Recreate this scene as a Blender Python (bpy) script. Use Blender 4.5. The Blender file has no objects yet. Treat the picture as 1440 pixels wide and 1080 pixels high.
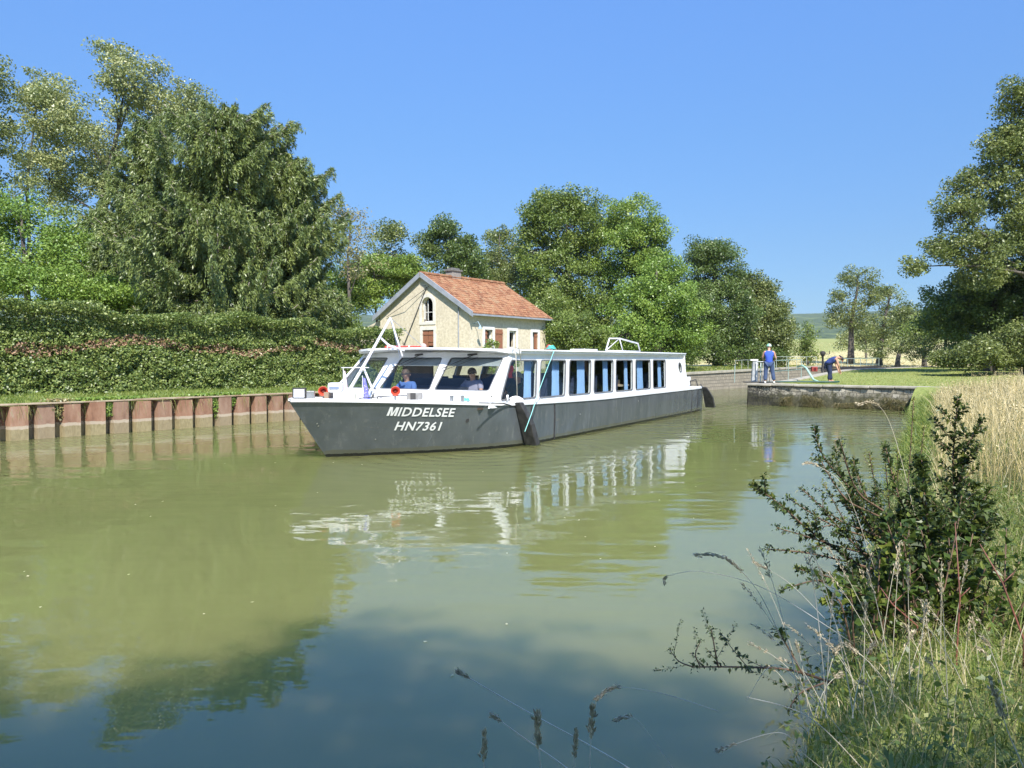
import bpy, bmesh, math, random
import numpy as np
from mathutils import Vector, Matrix, noise
from mathutils.geometry import tessellate_polygon

random.seed(7); rng = np.random.default_rng(7)
S = bpy.context.scene
COL = S.collection
R = math.radians

# ------------------------------------------------------------------ camera
TILT = math.atan(35/1080); CAMZ = 2.0
cam = bpy.data.cameras.new('camera'); cam.sensor_width = 36; cam.lens = 27; cam.clip_end = 6000; cam.clip_start = .05
co = bpy.data.objects.new('camera', cam); COL.objects.link(co)
co.location = (0, 0, CAMZ); co.rotation_euler = (R(90)-TILT, 0, 0)
S.camera = co

def ray(px, py):
    a, b = (px-720)/1080, (540-py)/1080
    return Vector((a, math.cos(TILT)+b*math.sin(TILT), -math.sin(TILT)+b*math.cos(TILT)))
def at(px, py, Y):
    d = ray(px, py); return Vector((0, 0, CAMZ))+d*(Y/d.y)
def atz(px, py, z):
    d = ray(px, py); return Vector((0, 0, CAMZ))+d*((z-CAMZ)/d.z)

# ------------------------------------------------------------------ canal coordinates
AX, AY = -12.5, 18.8
UX, UY = .632, .775
def XY(s, t): return (AX+UX*s+UY*t, AY+UY*s-UX*t)
def st(x, y):
    dx, dy = x-AX, y-AY
    return UX*dx+UY*dy, UY*dx-UX*dy
CANAL_ROT = math.atan2(UY, UX)
def sm(a): a = min(1., max(0., a)); return a*a*(3-2*a)
def bank_t(s): return 19.75-.18*s if s > -8 else 21.2
ISL_T, ISL_S = 8.3, 26.0
def gz(x, y):
    s, t = st(x, y)
    r = math.hypot(x, y)
    far = max(0, r-80)*.034 if r < 340 else 8.84+(r-340)*.006
    if t < -.15 or s > 66:
        z = .885+.014*min(30, abs(t))
        if s > 28: z += .35*sm((-t-.3)/3)
        if s > 64: z = max(z, 1.32)
        return z+far+.05*noise.noise(Vector((x*.7, y*.7, 0)))*sm((-t-.5)/2)
    if s < ISL_S+.44:
        d = t-bank_t(s)
        if d < -1.6: return -1.5
        z = -1.5+.95*sm((d+1.6)/1.1)+.95*sm((d+.55)/1.1)+.5*sm(d/5.5)
        z += .07*noise.noise(Vector((x*1.3, y*1.3, 3)))*sm(d+.5)
        if t > 14.9: z = max(z, z*(1-sm((s-23.5)/2.5))+.93*sm((s-23.5)/2.5))
        return z+far
    if t < ISL_T: return -1.5
    return .86+.5*sm((s-ISL_S-1)/15)+.03*noise.noise(Vector((x*.5, y*.5, 1)))*sm((s-ISL_S)/2)*sm((t-ISL_T-.4)/1.5)+far

FILL, FILL2 = .62, 1.0
# ------------------------------------------------------------------ node helpers
MATS = {}
def newmat(name):
    m = bpy.data.materials.new(name); m.use_nodes = True
    nt = m.node_tree; nt.nodes.clear()
    out = nt.nodes.new('ShaderNodeOutputMaterial')
    return m, nt, out
def N(nt, typ, **kw):
    n = nt.nodes.new(typ)
    for k, v in kw.items():
        if k in n.inputs: n.inputs[k].default_value = v
        else: setattr(n, k, v)
    return n
def c4(c): return (c[0], c[1], c[2], 1)
def ramp(nt, fac, stops):
    r = nt.nodes.new('ShaderNodeValToRGB'); el = r.color_ramp.elements
    while len(el) < len(stops): el.new(.5)
    for e, (p, c) in zip(el, stops): e.position = p; e.color = c4(c)
    nt.links.new(fac, r.inputs[0]); return r.outputs[0]
def coords(nt, scale=(1, 1, 1), gen='Object', rot=(0, 0, 0)):
    tc = nt.nodes.new('ShaderNodeTexCoord'); mp = nt.nodes.new('ShaderNodeMapping')
    mp.inputs['Scale'].default_value = scale; mp.inputs['Rotation'].default_value = rot
    nt.links.new(tc.outputs[gen], mp.inputs[0]); return mp.outputs[0]
def noise_n(nt, vec, scale, detail=4, rough=.55):
    n = N(nt, 'ShaderNodeTexNoise'); n.inputs['Scale'].default_value = scale; n.inputs['Detail'].default_value = detail
    n.inputs['Roughness'].default_value = rough
    nt.links.new(vec, n.inputs['Vector']); return n.outputs['Fac']
def mixc(nt, fac, a, b):
    m = nt.nodes.new('ShaderNodeMix'); m.data_type = 'RGBA'
    for sock, v in ((m.inputs[0], fac), (m.inputs[6], a), (m.inputs[7], b)):
        if isinstance(v, (tuple, list)): sock.default_value = c4(v)
        elif isinstance(v, (int, float)): sock.default_value = v
        else: nt.links.new(v, sock)
    return m.outputs[2]
def mathn(nt, op, a, b=0., clamp=False):
    m = nt.nodes.new('ShaderNodeMath'); m.operation = op; m.use_clamp = clamp
    for sock, v in ((m.inputs[0], a), (m.inputs[1], b)):
        if isinstance(v, (int, float)): sock.default_value = v
        else: nt.links.new(v, sock)
    return m.outputs[0]
def bsdf(nt, out, color, rough=.6, metal=0, spec=.5, bump=None, bstr=.3, bdist=.02, **kw):
    p = nt.nodes.new('ShaderNodeBsdfPrincipled')
    if isinstance(color, (tuple, list)): p.inputs['Base Color'].default_value = c4(color)
    else: nt.links.new(color, p.inputs['Base Color'])
    if isinstance(rough, (int, float)): p.inputs['Roughness'].default_value = rough
    else: nt.links.new(rough, p.inputs['Roughness'])
    p.inputs['Metallic'].default_value = metal
    p.inputs['Specular IOR Level'].default_value = spec
    if bump is not None:
        b = nt.nodes.new('ShaderNodeBump'); b.inputs['Strength'].default_value = bstr; b.inputs['Distance'].default_value = bdist
        nt.links.new(bump, b.inputs['Height']); nt.links.new(b.outputs[0], p.inputs['Normal'])
    nt.links.new(p.outputs[0], out.inputs[0]); return p
def mat(name, c1, c2=None, scale=3, rough=.6, metal=0, spec=.5, bstr=0, bdist=.01, vec=(1, 1, 1), lo=.35, hi=.65, detail=5):
    if name in MATS: return MATS[name]
    m, nt, out = newmat(name)
    if c2 is None: c2 = tuple(v*.82 for v in c1)
    n = noise_n(nt, coords(nt, vec), scale, detail)
    col = ramp(nt, n, [(lo, c1), (hi, c2)])
    b = noise_n(nt, coords(nt, vec), scale*6, 3) if bstr else None
    bsdf(nt, out, col, rough, metal, spec, b, bstr, bdist)
    MATS[name] = m; return m
def leafmat(name, stops, trans=.28, spec=.55, rough=.42):
    if name in MATS: return MATS[name]
    m, nt, out = newmat(name); stops = [(p, (c[0]*1.10, c[1]*1.03, c[2]*.92)) for p, c in stops]
    at_ = N(nt, 'ShaderNodeAttribute', attribute_name='rnd')
    col = ramp(nt, at_.outputs['Fac'], stops)
    p = nt.nodes.new('ShaderNodeBsdfPrincipled'); nt.links.new(col, p.inputs['Base Color'])
    p.inputs['Roughness'].default_value = rough; p.inputs['Specular IOR Level'].default_value = spec
    t = nt.nodes.new('ShaderNodeBsdfTranslucent')
    tc = mixc(nt, .5, col, (.16, .22, .03)); nt.links.new(tc, t.inputs[0])
    mx = nt.nodes.new('ShaderNodeMixShader'); mx.inputs[0].default_value = trans
    nt.links.new(p.outputs[0], mx.inputs[1]); nt.links.new(t.outputs[0], mx.inputs[2]); nt.links.new(mx.outputs[0], out.inputs[0])
    MATS[name] = m; return m

# ------------------------------------------------------------------ object helpers
def tag(o, label=None, cat=None, group=None, kind=None):
    if label: o['label'] = label
    if cat: o['category'] = cat
    if group: o['group'] = group
    if kind: o['kind'] = kind
    return o
def link(name, me, m=None, parent=None):
    o = bpy.data.objects.new(name, me); COL.objects.link(o)
    if m is not None: me.materials.append(m)
    if parent is not None: o.parent = parent
    return o
def empty(name, loc=(0, 0, 0), rz=0, label=None, cat=None, group=None):
    o = bpy.data.objects.new(name, None); COL.objects.link(o); o.location = loc; o.rotation_euler = (0, 0, rz)
    o.empty_display_size = .1
    return tag(o, label, cat, group)
def kids(o): return [c for c in bpy.data.objects if c.parent == o]
def copy_tree(o, parent=None):
    ch = kids(o); c = o.copy(); COL.objects.link(c)
    if parent is not None: c.parent = parent
    for k in ch: copy_tree(k, c)
    return c

class MB:
    def __init__(s): s.v = []; s.f = []
    def add(s, vs, fs):
        k = len(s.v); s.v += [tuple(v) for v in vs]; s.f += [tuple(i+k for i in f) for f in fs]; return s
    def box(s, c, d, rz=0, m=None):
        cx, cy, cz = c; dx, dy, dz = d[0]/2, d[1]/2, d[2]/2
        vs = [(x*dx, y*dy, z*dz) for z in (-1, 1) for y in (-1, 1) for x in (-1, 1)]
        M_ = m if m is not None else Matrix.Rotation(rz, 3, 'Z')
        vs = [M_@Vector(v)+Vector(c) for v in vs]
        return s.add(vs, [(0, 2, 3, 1), (4, 5, 7, 6), (0, 1, 5, 4), (2, 6, 7, 3), (0, 4, 6, 2), (1, 3, 7, 5)])
    def tube(s, pts, r, n=8, cap=True):
        pts = [Vector(p) for p in pts]
        if not hasattr(r, '__len__'): r = [r]*len(pts)
        k = len(s.v); up = None
        for i, p in enumerate(pts):
            a = pts[max(0, i-1)]; b = pts[min(len(pts)-1, i+1)]; d = (b-a)
            if d.length < 1e-9: d = Vector((0, 0, 1))
            d.normalize()
            if up is None: up = Vector((0, 0, 1)) if abs(d.z) < .9 else Vector((1, 0, 0))
            x = d.cross(up)
            if x.length < 1e-6: x = d.orthogonal()
            x.normalize(); y = x.cross(d).normalized(); up = y
            for j in range(n):
                a_ = 2*math.pi*j/n; s.v.append(tuple(p+(x*math.cos(a_)+y*math.sin(a_))*r[i]))
        for i in range(len(pts)-1):
            for j in range(n):
                a = k+i*n+j; b = k+i*n+(j+1) % n; s.f.append((a, b, b+n, a+n))
        if cap: s.f.append(tuple(k+j for j in range(n))[::-1]); s.f.append(tuple(k+(len(pts)-1)*n+j for j in range(n)))
        return s
    def lathe(s, prof, c=(0, 0, 0), n=20, m=None):
        k = len(s.v); M_ = m if m is not None else Matrix.Identity(3)
        for (r, z) in prof:
            for j in range(n):
                a = 2*math.pi*j/n; s.v.append(tuple(M_@Vector((r*math.cos(a), r*math.sin(a), z))+Vector(c)))
        for i in range(len(prof)-1):
            for j in range(n):
                a = k+i*n+j; b = k+i*n+(j+1) % n; s.f.append((a, b, b+n, a+n))
        return s
    def plate(s, outer, holes, fn, thick):
        """flat polygon with holes in (u,v); fn(u,v,w) -> 3-D, w in 0..thick"""
        loops = [outer]+holes
        tri = tessellate_polygon([[Vector((p[0], p[1], 0)) for p in l] for l in loops])
        flat = [p for l in loops for p in l]; n = len(flat); k = len(s.v)
        s.v += [tuple(fn(p[0], p[1], 0)) for p in flat]+[tuple(fn(p[0], p[1], thick)) for p in flat]
        for t in tri: s.f.append(tuple(k+i for i in t)); s.f.append(tuple(k+n+i for i in t[::-1]))
        o = 0
        for l in loops:
            for i in range(len(l)):
                a = k+o+i; b = k+o+(i+1) % len(l); s.f.append((a, b, b+n, a+n))
            o += len(l)
        return s
    def build(s, name, m=None, parent=None, smooth=False, bevel=0):
        me = bpy.data.meshes.new(name); me.from_pydata(s.v, [], s.f)
        bm = bmesh.new(); bm.from_mesh(me); bmesh.ops.recalc_face_normals(bm, faces=bm.faces); bm.to_mesh(me); bm.free()
        if smooth: me.polygons.foreach_set('use_smooth', [True]*len(me.polygons))
        me.update(); o = link(name, me, m, parent)
        if bevel:
            b = o.modifiers.new('bevel', 'BEVEL'); b.width = bevel; b.segments = 2; b.limit_method = 'ANGLE'
        return o

def quads_mesh(name, V, rnd=None, m=None, parent=None, nv=4):
    """V: (N,nv,3) array of separate faces"""
    V = np.asarray(V, dtype=np.float32); n = V.shape[0]
    me = bpy.data.meshes.new(name)
    me.vertices.add(n*nv); me.vertices.foreach_set('co', V.reshape(-1))
    me.loops.add(n*nv); me.loops.foreach_set('vertex_index', np.arange(n*nv, dtype=np.int32))
    me.polygons.add(n); me.polygons.foreach_set('loop_start', np.arange(0, n*nv, nv, dtype=np.int32))
    if rnd is not None:
        a = me.attributes.new('rnd', 'FLOAT', 'FACE'); a.data.foreach_set('value', np.asarray(rnd, dtype=np.float32))
    me.update(calc_edges=True)
    return link(name, me, m, parent)
def unit(a): return a/np.maximum(1e-9, np.linalg.norm(a, axis=-1, keepdims=True))
def leaves(C, L, Wd, bias=(0, 0, .5), jit=1., axis_bias=(0, 0, 0)):
    """rhombus leaves at centres C"""
    n = len(C)
    nrm = unit(rng.normal(size=(n, 3))*jit+np.array(bias))
    d = unit(rng.normal(size=(n, 3))+np.array(axis_bias)); d = unit(d-nrm*np.sum(d*nrm, 1, keepdims=True))
    sd = np.cross(nrm, d)
    L = (L*rng.uniform(.5, 1.5, n))[:, None]; Wd = (Wd*rng.uniform(.7, 1.3, n))[:, None]
    return np.stack([C-d*L/2, C+sd*Wd/2+d*L*.08-nrm*Wd*.12, C+d*L/2, C-sd*Wd/2+d*L*.08-nrm*Wd*.12], 1)
def local(V, o): return V-np.array([o[0], o[1], o[2]])

def strut(mb, a, b, r, n=6, bend=.12, seg=4):
    a, b = Vector(a), Vector(b); L = (b-a).length
    off = Vector((random.uniform(-1, 1), random.uniform(-1, 1), random.uniform(-.5, .8)))*L*bend
    pts = []; rr = []
    for i in range(seg+1):
        q = i/seg; pts.append(a.lerp(b, q)+off*math.sin(q*math.pi)); rr.append(r[0]+(r[1]-r[0])*q)
    mb.tube(pts, rr, n); return pts

def tree(name, label, base, lobes, leafm, bark, tr=.2, clumps=40, per=120, cr=.55, leaf=.13, group=None, cat='tree',
         fork=.45, shell=.45, twig=10, flat=.75, stems=None, lobefill=None, lean=None):
    """lobes: (x,y,z,rx,ry,rz) in world space; stems: list of px hints unused"""
    bx, by, bz = base
    root = empty(name, base, 0, label, cat, group)
    tb = MB(); O = Vector(base)
    top = max(l[2]-l[5]*.1 for l in lobes); cx = sum(l[0] for l in lobes)/len(lobes); cy = sum(l[1] for l in lobes)/len(lobes)
    topp = Vector((cx, cy, top))-O
    if lean: topp = Vector(lean)-O
    H = topp.z
    tp = []; trr = []
    for i in range(9):
        q = i/8
        p = Vector((topp.x*q**1.6, topp.y*q**1.6, H*q))+Vector((noise.noise(Vector((bx, q*3, 0))), noise.noise(Vector((by, q*3, 5))), 0))*.05*H*q
        tp.append(p); trr.append(tr*(1-q)**.8+.025)
    trr[0] *= 1.35; tp[0].z -= .3
    tb.tube(tp, trr, 9)
    CC = []; RR = []
    vol = [l[3]*l[4]+l[3]*l[5]+l[4]*l[5] for l in lobes]; tot = sum(vol); tr *= .68; nl = len(lobes); clumps = clumps*nl*FILL; per = per*.62*FILL2
    for l, vv in zip(lobes, vol):
        c = Vector(l[:3])-O
        # limb from trunk
        q = max(.12, min(.88, (c.z-l[5]*.55)/H)); q *= random.uniform(.75, 1.)
        i = q*8; i0 = min(7, int(i)); p0 = tp[i0].lerp(tp[i0+1], i-i0)
        lr = tr*.5*(1-q*.55)
        strut(tb, p0, c, (lr, lr*.35), 6, .1, 5)
        k = max(3, int(clumps*vv/tot))
        d = unit(rng.normal(size=(k, 3))); rad = (shell+(1-shell)*rng.random(k)**.7)[:, None]
        rad *= rng.uniform(.88, 1.1, (k, 1))
        P = d*rad*np.array(l[3:6])+np.array(c)
        for j in range(min(twig, k)):
            strut(tb, c, P[j], (lr*.33, .012), 4, .1, 3)
        CC.append(P)
    CC = np.concatenate(CC)
    CC = CC[CC[:, 2] > .25]
    k = len(CC)
    size = rng.uniform(.6, 1.45, k)*cr; cnt = np.maximum(8, (per*(size/cr)**2).astype(int))
    idx = np.repeat(np.arange(k), cnt); n = len(idx)
    d = unit(rng.normal(size=(n, 3)))*(rng.random(n)**.45)[:, None]
    P = CC[idx]+d*size[idx][:, None]*np.array([1.15, 1.15, flat])
    base_r = rng.random(k)
    rv = np.clip(.55*base_r[idx]+.45*rng.random(n), 0, 1)
    ctr = CC.mean(0); outw = unit(P-ctr)*.35+np.array([0, 0, .45])
    nrm_b = outw
    V = leaves(P, leaf, leaf*.62, bias=nrm_b, jit=.8)
    tb.build('trunk', bark, root, smooth=True)
    quads_mesh('crown', V, rv, leafm, root)
    return root
def lobe(px, py, Y, rx, ry=None, rd=None, dz=0):
    """ellipsoid given in photo pixels at depth Y"""
    p = at(px, py, Y); k = Y/1080
    ry = ry or rx
    return (p.x, p.y, p.z, rx*k, (rd or (rx+ry)/2)*k, ry*k)
def gbase(px, Y):
    p = at(px, 505, Y); return (p.x, p.y, gz(p.x, p.y)-.05)
SKY_AIR, SKY_DUST, SKY_OZ, SKY_STR = .8, 0.0, 5.0, .14
SUN_E, EXPO = 4.2, 1.02
WATER_A, WATER_B, WAVE = (.155, .165, .058), (.182, .192, .070), .022
# ------------------------------------------------------------------ world + sun
SUN = Vector((.14, -.98, 1.17)).normalized()
w = bpy.data.worlds.new('World'); S.world = w; w.use_nodes = True
nt = w.node_tree; bg = nt.nodes['Background']
sky = nt.nodes.new('ShaderNodeTexSky'); sky.sky_type = 'NISHITA'; sky.sun_disc = False
sky.sun_elevation = math.asin(SUN.z); sky.sun_rotation = math.atan2(SUN.x, SUN.y)
sky.altitude = 200; sky.air_density = SKY_AIR; sky.dust_density = SKY_DUST; sky.ozone_density = SKY_OZ
tcw = nt.nodes.new('ShaderNodeTexCoord'); sz = nt.nodes.new('ShaderNodeSeparateXYZ'); nt.links.new(tcw.outputs['Generated'], sz.inputs[0])
rp = nt.nodes.new('ShaderNodeValToRGB'); el = rp.color_ramp.elements; st_ = [(0.0, (0.197, 0.281, 0.401)), (0.032, (0.237, 0.295, 0.371)), (0.069, (0.304, 0.351, 0.379)), (0.141, (0.396, 0.453, 0.475)), (0.269, (0.534, 0.652, 0.704)), (0.415, (0.709, 0.88, 1.004)), (.6, (1.0, 1.25, 1.4)), (1, (1.5, 1.7, 1.8))]
while len(el) < len(st_): el.new(.5)
for e, (p_, c_) in zip(el, st_): e.position = p_; e.color = (*c_, 1)
nt.links.new(sz.outputs[2], rp.inputs[0]); mm = nt.nodes.new('ShaderNodeMix'); mm.data_type = 'RGBA'; mm.blend_type = 'MULTIPLY'; mm.inputs[0].default_value = 1
nt.links.new(sky.outputs[0], mm.inputs[6]); nt.links.new(rp.outputs[0], mm.inputs[7]); nt.links.new(mm.outputs[2], bg.inputs[0]); bg.inputs[1].default_value = SKY_STR
sl = bpy.data.lights.new('sun', 'SUN'); sl.energy = SUN_E; sl.angle = R(.53); sl.color = (1, .955, .88)
so = bpy.data.objects.new('sun', sl); COL.objects.link(so); so.rotation_euler = (-SUN).to_track_quat('-Z', 'Y').to_euler()
S.view_settings.view_transform = 'Standard'; S.view_settings.look = 'None'; S.view_settings.gamma = 1
S.view_settings.exposure = EXPO
S.render.engine = 'CYCLES'
S.cycles.max_bounces = 8; S.cycles.diffuse_bounces = 3; S.cycles.glossy_bounces = 4; S.cycles.transparent_max_bounces = 12

# ------------------------------------------------------------------ ground
def axis_lines(fine, lo, hi, extra=()):
    a = list(np.arange(fine[0], fine[1], fine[2])); x = fine[1]; st_ = fine[2]
    while x < hi: a.append(x); st_ *= 1.13; x += st_
    x = fine[0]; st_ = fine[2]
    while x > lo: st_ *= 1.13; x -= st_; a.append(x)
    return sorted(set([round(v, 4) for v in a]+list(extra)))
sl_ = axis_lines((-9, 30, .33), -900, 2600, (26.38, 26.46, 66.0, 66.1))
tl_ = axis_lines((13, 24, .25), -1400, 1500, (-.2, -.1, 8.28, 8.42, -3, -5, -8, 9, 10, 11, 12, 0.5, 4))
vs = []; straw = []
for s in sl_:
    for t in tl_:
        x, y = XY(s, t); vs.append((x, y, gz(x, y)))
        r = math.hypot(x, y)
        v = sm((r-62)/14)*.85 if s > 60 else 0
        if s < ISL_S and t > bank_t(s)+.8: v = .55*sm((t-bank_t(s)-.8)/1.5)
        if t < -14: v = .15
        straw.append(v)
nT = len(tl_); fs = [(i*nT+j, (i+1)*nT+j, (i+1)*nT+j+1, i*nT+j+1) for i in range(len(sl_)-1) for j in range(nT-1)]
me = bpy.data.meshes.new('ground'); me.from_pydata(vs, [], fs)
a = me.attributes.new('straw', 'FLOAT', 'POINT'); a.data.foreach_set('value', straw)
me.polygons.foreach_set('use_smooth', [False]*len(me.polygons))
m, nt, out = newmat('ground')
v = coords(nt)
n1 = noise_n(nt, v, .35, 6); n2 = noise_n(nt, v, 5, 5, .7); n3 = noise_n(nt, v, 40, 3, .7)
g = ramp(nt, n2, [(.3, (.13, .17, .04)), (.5, (.23, .28, .07)), (.72, (.32, .31, .12))])
g = mixc(nt, mathn(nt, 'MULTIPLY', n1, .75), g, (.24, .25, .09))
g = mixc(nt, mathn(nt, 'GREATER_THAN', n3, .62), g, (.10, .10, .035))
sn = noise_n(nt, coords(nt, (.02, .15, 1), rot=(0, 0, .3)), 1, 5)
stw = ramp(nt, sn, [(.3, (.42, .36, .17)), (.55, (.54, .47, .25)), (.7, (.34, .35, .14))])
at_ = N(nt, 'ShaderNodeAttribute', attribute_name='straw')
f = mathn(nt, 'MULTIPLY', at_.outputs['Fac'], mathn(nt, 'ADD', n2, .55), True)
bsdf(nt, out, mixc(nt, f, g, stw), .95, spec=.1, bump=n3, bstr=.6, bdist=.03)
tag(link('ground', me, m), kind='structure')

# hills
vs = []; fs = []; na, nr = 160, 26
for i in range(nr):
    q = i/(nr-1); r = 620+q*2300
    for j in range(na):
        az = R(-60+120*j/(na-1)); x, y = r*math.sin(az), r*math.cos(az)
        h = 10+118*sm(q*1.25)*(1+.10*noise.noise(Vector((az*3, 2, 0)))-.35*max(0, az-.45)) + 4*noise.noise(Vector((x*.008, y*.008, 0)))+3*noise.noise(Vector((x*.03, y*.03, 0)))
        vs.append((x, y, h if 0 < i else 4))
for i in range(nr-1):
    for j in range(na-1): a_ = i*na+j; fs.append((a_, a_+1, a_+na+1, a_+na))
mb = MB(); mb.add(vs, fs)
m, nt, out = newmat('hill_forest')
v = coords(nt); n1 = noise_n(nt, v, .012, 4); n2 = noise_n(nt, v, .06, 6, .75)
c = ramp(nt, n2, [(.35, (.055, .085, .045)), (.6, (.13, .17, .085))])
c = mixc(nt, mathn(nt, 'GREATER_THAN', n1, .6), c, (.16, .20, .09))
bsdf(nt, out, c, 1, spec=0, bump=n2, bstr=1, bdist=8)
tag(mb.build('hills', m, smooth=True), kind='structure')

# ------------------------------------------------------------------ water
mb = MB()
wp = [XY(-130, -.12), XY(-130, 60), XY(25.9, 60), XY(66, 60), XY(66, -.12)]
mb.add([(p[0], p[1], 0) for p in wp], [(0, 1, 2, 3, 4)])
m, nt, out = newmat('canal_water')
tc = nt.nodes.new('ShaderNodeTexCoord'); P0 = tc.outputs['Object']
v1 = coords(nt, (.42, 1.0, 1), rot=(0, 0, 0)); na_ = noise_n(nt, v1, 1.5, 2, .5)
v2 = coords(nt, (.65, 1.5, 1), rot=(0, 0, .35)); nb_ = noise_n(nt, v2, 5.5, 2, .5)
v3 = coords(nt, (.12, .2, 1)); nc_ = noise_n(nt, v3, 1.2, 2)
amp = ramp(nt, nc_, [(.35, (.25,)*3), (.65, (1,)*3)])
h = mathn(nt, 'MULTIPLY', mathn(nt, 'ADD', mathn(nt, 'MULTIPLY', na_, 1.), mathn(nt, 'MULTIPLY', nb_, .10)), amp)
# wake rings spreading from the stern
def ringwave(cx, cy, lam, r0, r1, strength):
    sub = nt.nodes.new('ShaderNodeVectorMath'); sub.operation = 'DISTANCE'; nt.links.new(P0, sub.inputs[0]); sub.inputs[1].default_value = (cx, cy, 0)
    d = sub.outputs['Value']
    dd = mathn(nt, 'ADD', d, mathn(nt, 'MULTIPLY', nb_, .25))
    sn_ = mathn(nt, 'SINE', mathn(nt, 'MULTIPLY', dd, 2*math.pi/lam))
    mr = nt.nodes.new('ShaderNodeMapRange'); mr.interpolation_type = 'SMOOTHSTEP'; nt.links.new(d, mr.inputs[0])
    mr.inputs[1].default_value = r0; mr.inputs[2].default_value = r1; mr.inputs[3].default_value = strength; mr.inputs[4].default_value = 0
    return mathn(nt, 'MULTIPLY', sn_, mr.outputs[0])
stern = at(1040, 580, 29.5)
h = mathn(nt, 'ADD', h, ringwave(stern.x+3, stern.y+3, .62, 5, 14, .34))
h = mathn(nt, 'ADD', h, ringwave(stern.x-9.5, stern.y-13, .45, 1, 6, .10))
murk = noise_n(nt, coords(nt, (.15, .15, 1)), 1, 3)
wc = ramp(nt, murk, [(.3, WATER_A), (.7, WATER_B)])
bp = nt.nodes.new('ShaderNodeBump'); bp.inputs['Strength'].default_value = 1; bp.inputs['Distance'].default_value = WAVE
nt.links.new(h, bp.inputs['Height'])
df = nt.nodes.new('ShaderNodeBsdfPrincipled'); nt.links.new(wc, df.inputs['Base Color']); df.inputs['Specular IOR Level'].default_value = 0; df.inputs['Roughness'].default_value = 1
df.subsurface_method = 'BURLEY'; df.inputs['Subsurface Weight'].default_value = 1; df.inputs['Subsurface Scale'].default_value = 1.5; df.inputs['Subsurface Radius'].default_value = (.8, 1, .7)
gl = nt.nodes.new('ShaderNodeBsdfGlossy'); gl.inputs['Roughness'].default_value = .015; nt.links.new(bp.outputs[0], gl.inputs['Normal'])
fr = nt.nodes.new('ShaderNodeFresnel'); fr.inputs['IOR'].default_value = 1.75; nt.links.new(bp.outputs[0], fr.inputs['Normal'])
mx = nt.nodes.new('ShaderNodeMixShader'); nt.links.new(fr.outputs[0], mx.inputs[0]); nt.links.new(df.outputs[0], mx.inputs[1]); nt.links.new(gl.outputs[0], mx.inputs[2])
nt.links.new(mx.outputs[0], out.inputs[0])
tag(mb.build('water', m), kind='structure')

# ------------------------------------------------------------------ sheet pile retaining wall
m, nt, out = newmat('rusted_steel')
v = coords(nt, (1, 1, .35)); n1 = noise_n(nt, v, 4, 6, .65); n2 = noise_n(nt, v, 25, 4)
rust = ramp(nt, n1, [(.28, (.12, .055, .035)), (.42, (.25, .125, .075)), (.6, (.34, .195, .125)), (.75, (.40, .34, .27))])
g_ = N(nt, 'ShaderNodeNewGeometry'); sp = N(nt, 'ShaderNodeSeparateXYZ'); nt.links.new(g_.outputs['Position'], sp.inputs[0])
z_ = mathn(nt, 'ADD', sp.outputs[2], mathn(nt, 'MULTIPLY', mathn(nt, 'SUBTRACT', n1, .5), .12))
band = mathn(nt, 'LESS_THAN', z_, .28)
c = mixc(nt, band, rust, ramp(nt, n2, [(.3, (.21, .175, .085)), (.7, (.33, .28, .15))]))
oi = N(nt, 'ShaderNodeObjectInfo'); c = mixc(nt, mathn(nt, 'MULTIPLY', oi.outputs['Random'], .55), c, mixc(nt, n1, (.16, .10, .07), (.30, .24, .19)))
salt = mathn(nt, 'MULTIPLY', mathn(nt, 'LESS_THAN', z_, .36), mathn(nt, 'GREATER_THAN', z_, .28))
c = mixc(nt, mathn(nt, 'MULTIPLY', salt, .7), c, (.46, .40, .30))
bsdf(nt, out, c, .85, spec=.2, bump=n2, bstr=.4, bdist=.01)
RUST = m
CAP = mat('weathered_cap', (.40, .33, .23), (.25, .15, .09), 3, .9, bstr=.3)
rx, ry = XY(0, 0)
wall = empty('retaining_wall', (rx, ry, 0), CANAL_ROT, 'rusty corrugated sheet pile wall along the far bank beside the hedge', 'retaining wall')
P = .61; k = 0; s = -4.3; w0 = .36
while s < 23.6:
    mb = MB(); h = .855+random.uniform(-.015, .01); dx = .0
    j = random.uniform(-.03, .03)
    prof = [(0, .0), (.07, .0), (.11, -.25+j), (.14+w0, -.25+j), (.18+w0, .0), (P, .0)]  # y negative = towards the water
    th = .02
    vsb = [(s+x, y-.03, z) for z in (-.8, h) for x, y in prof]+[(s+x, y+th-.03, z) for z in (-.8, h) for x, y in prof]
    n = len(prof); fsb = []
    for i in range(n-1):
        fsb += [(i, i+1, n+i+1, n+i), (2*n+i, 3*n+i, 3*n+i+1, 2*n+i+1), (n+i, n+i+1, 3*n+i+1, 3*n+i)]
    mb.add(vsb, fsb); o = mb.build('sheet_pile', RUST, wall)
    s += P; k += 1
mb = MB(); mb.box((9.6, -.15, .885), (28.0, .32, .04)); mb.build('capping_beam', CAP, wall, bevel=.01)

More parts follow.
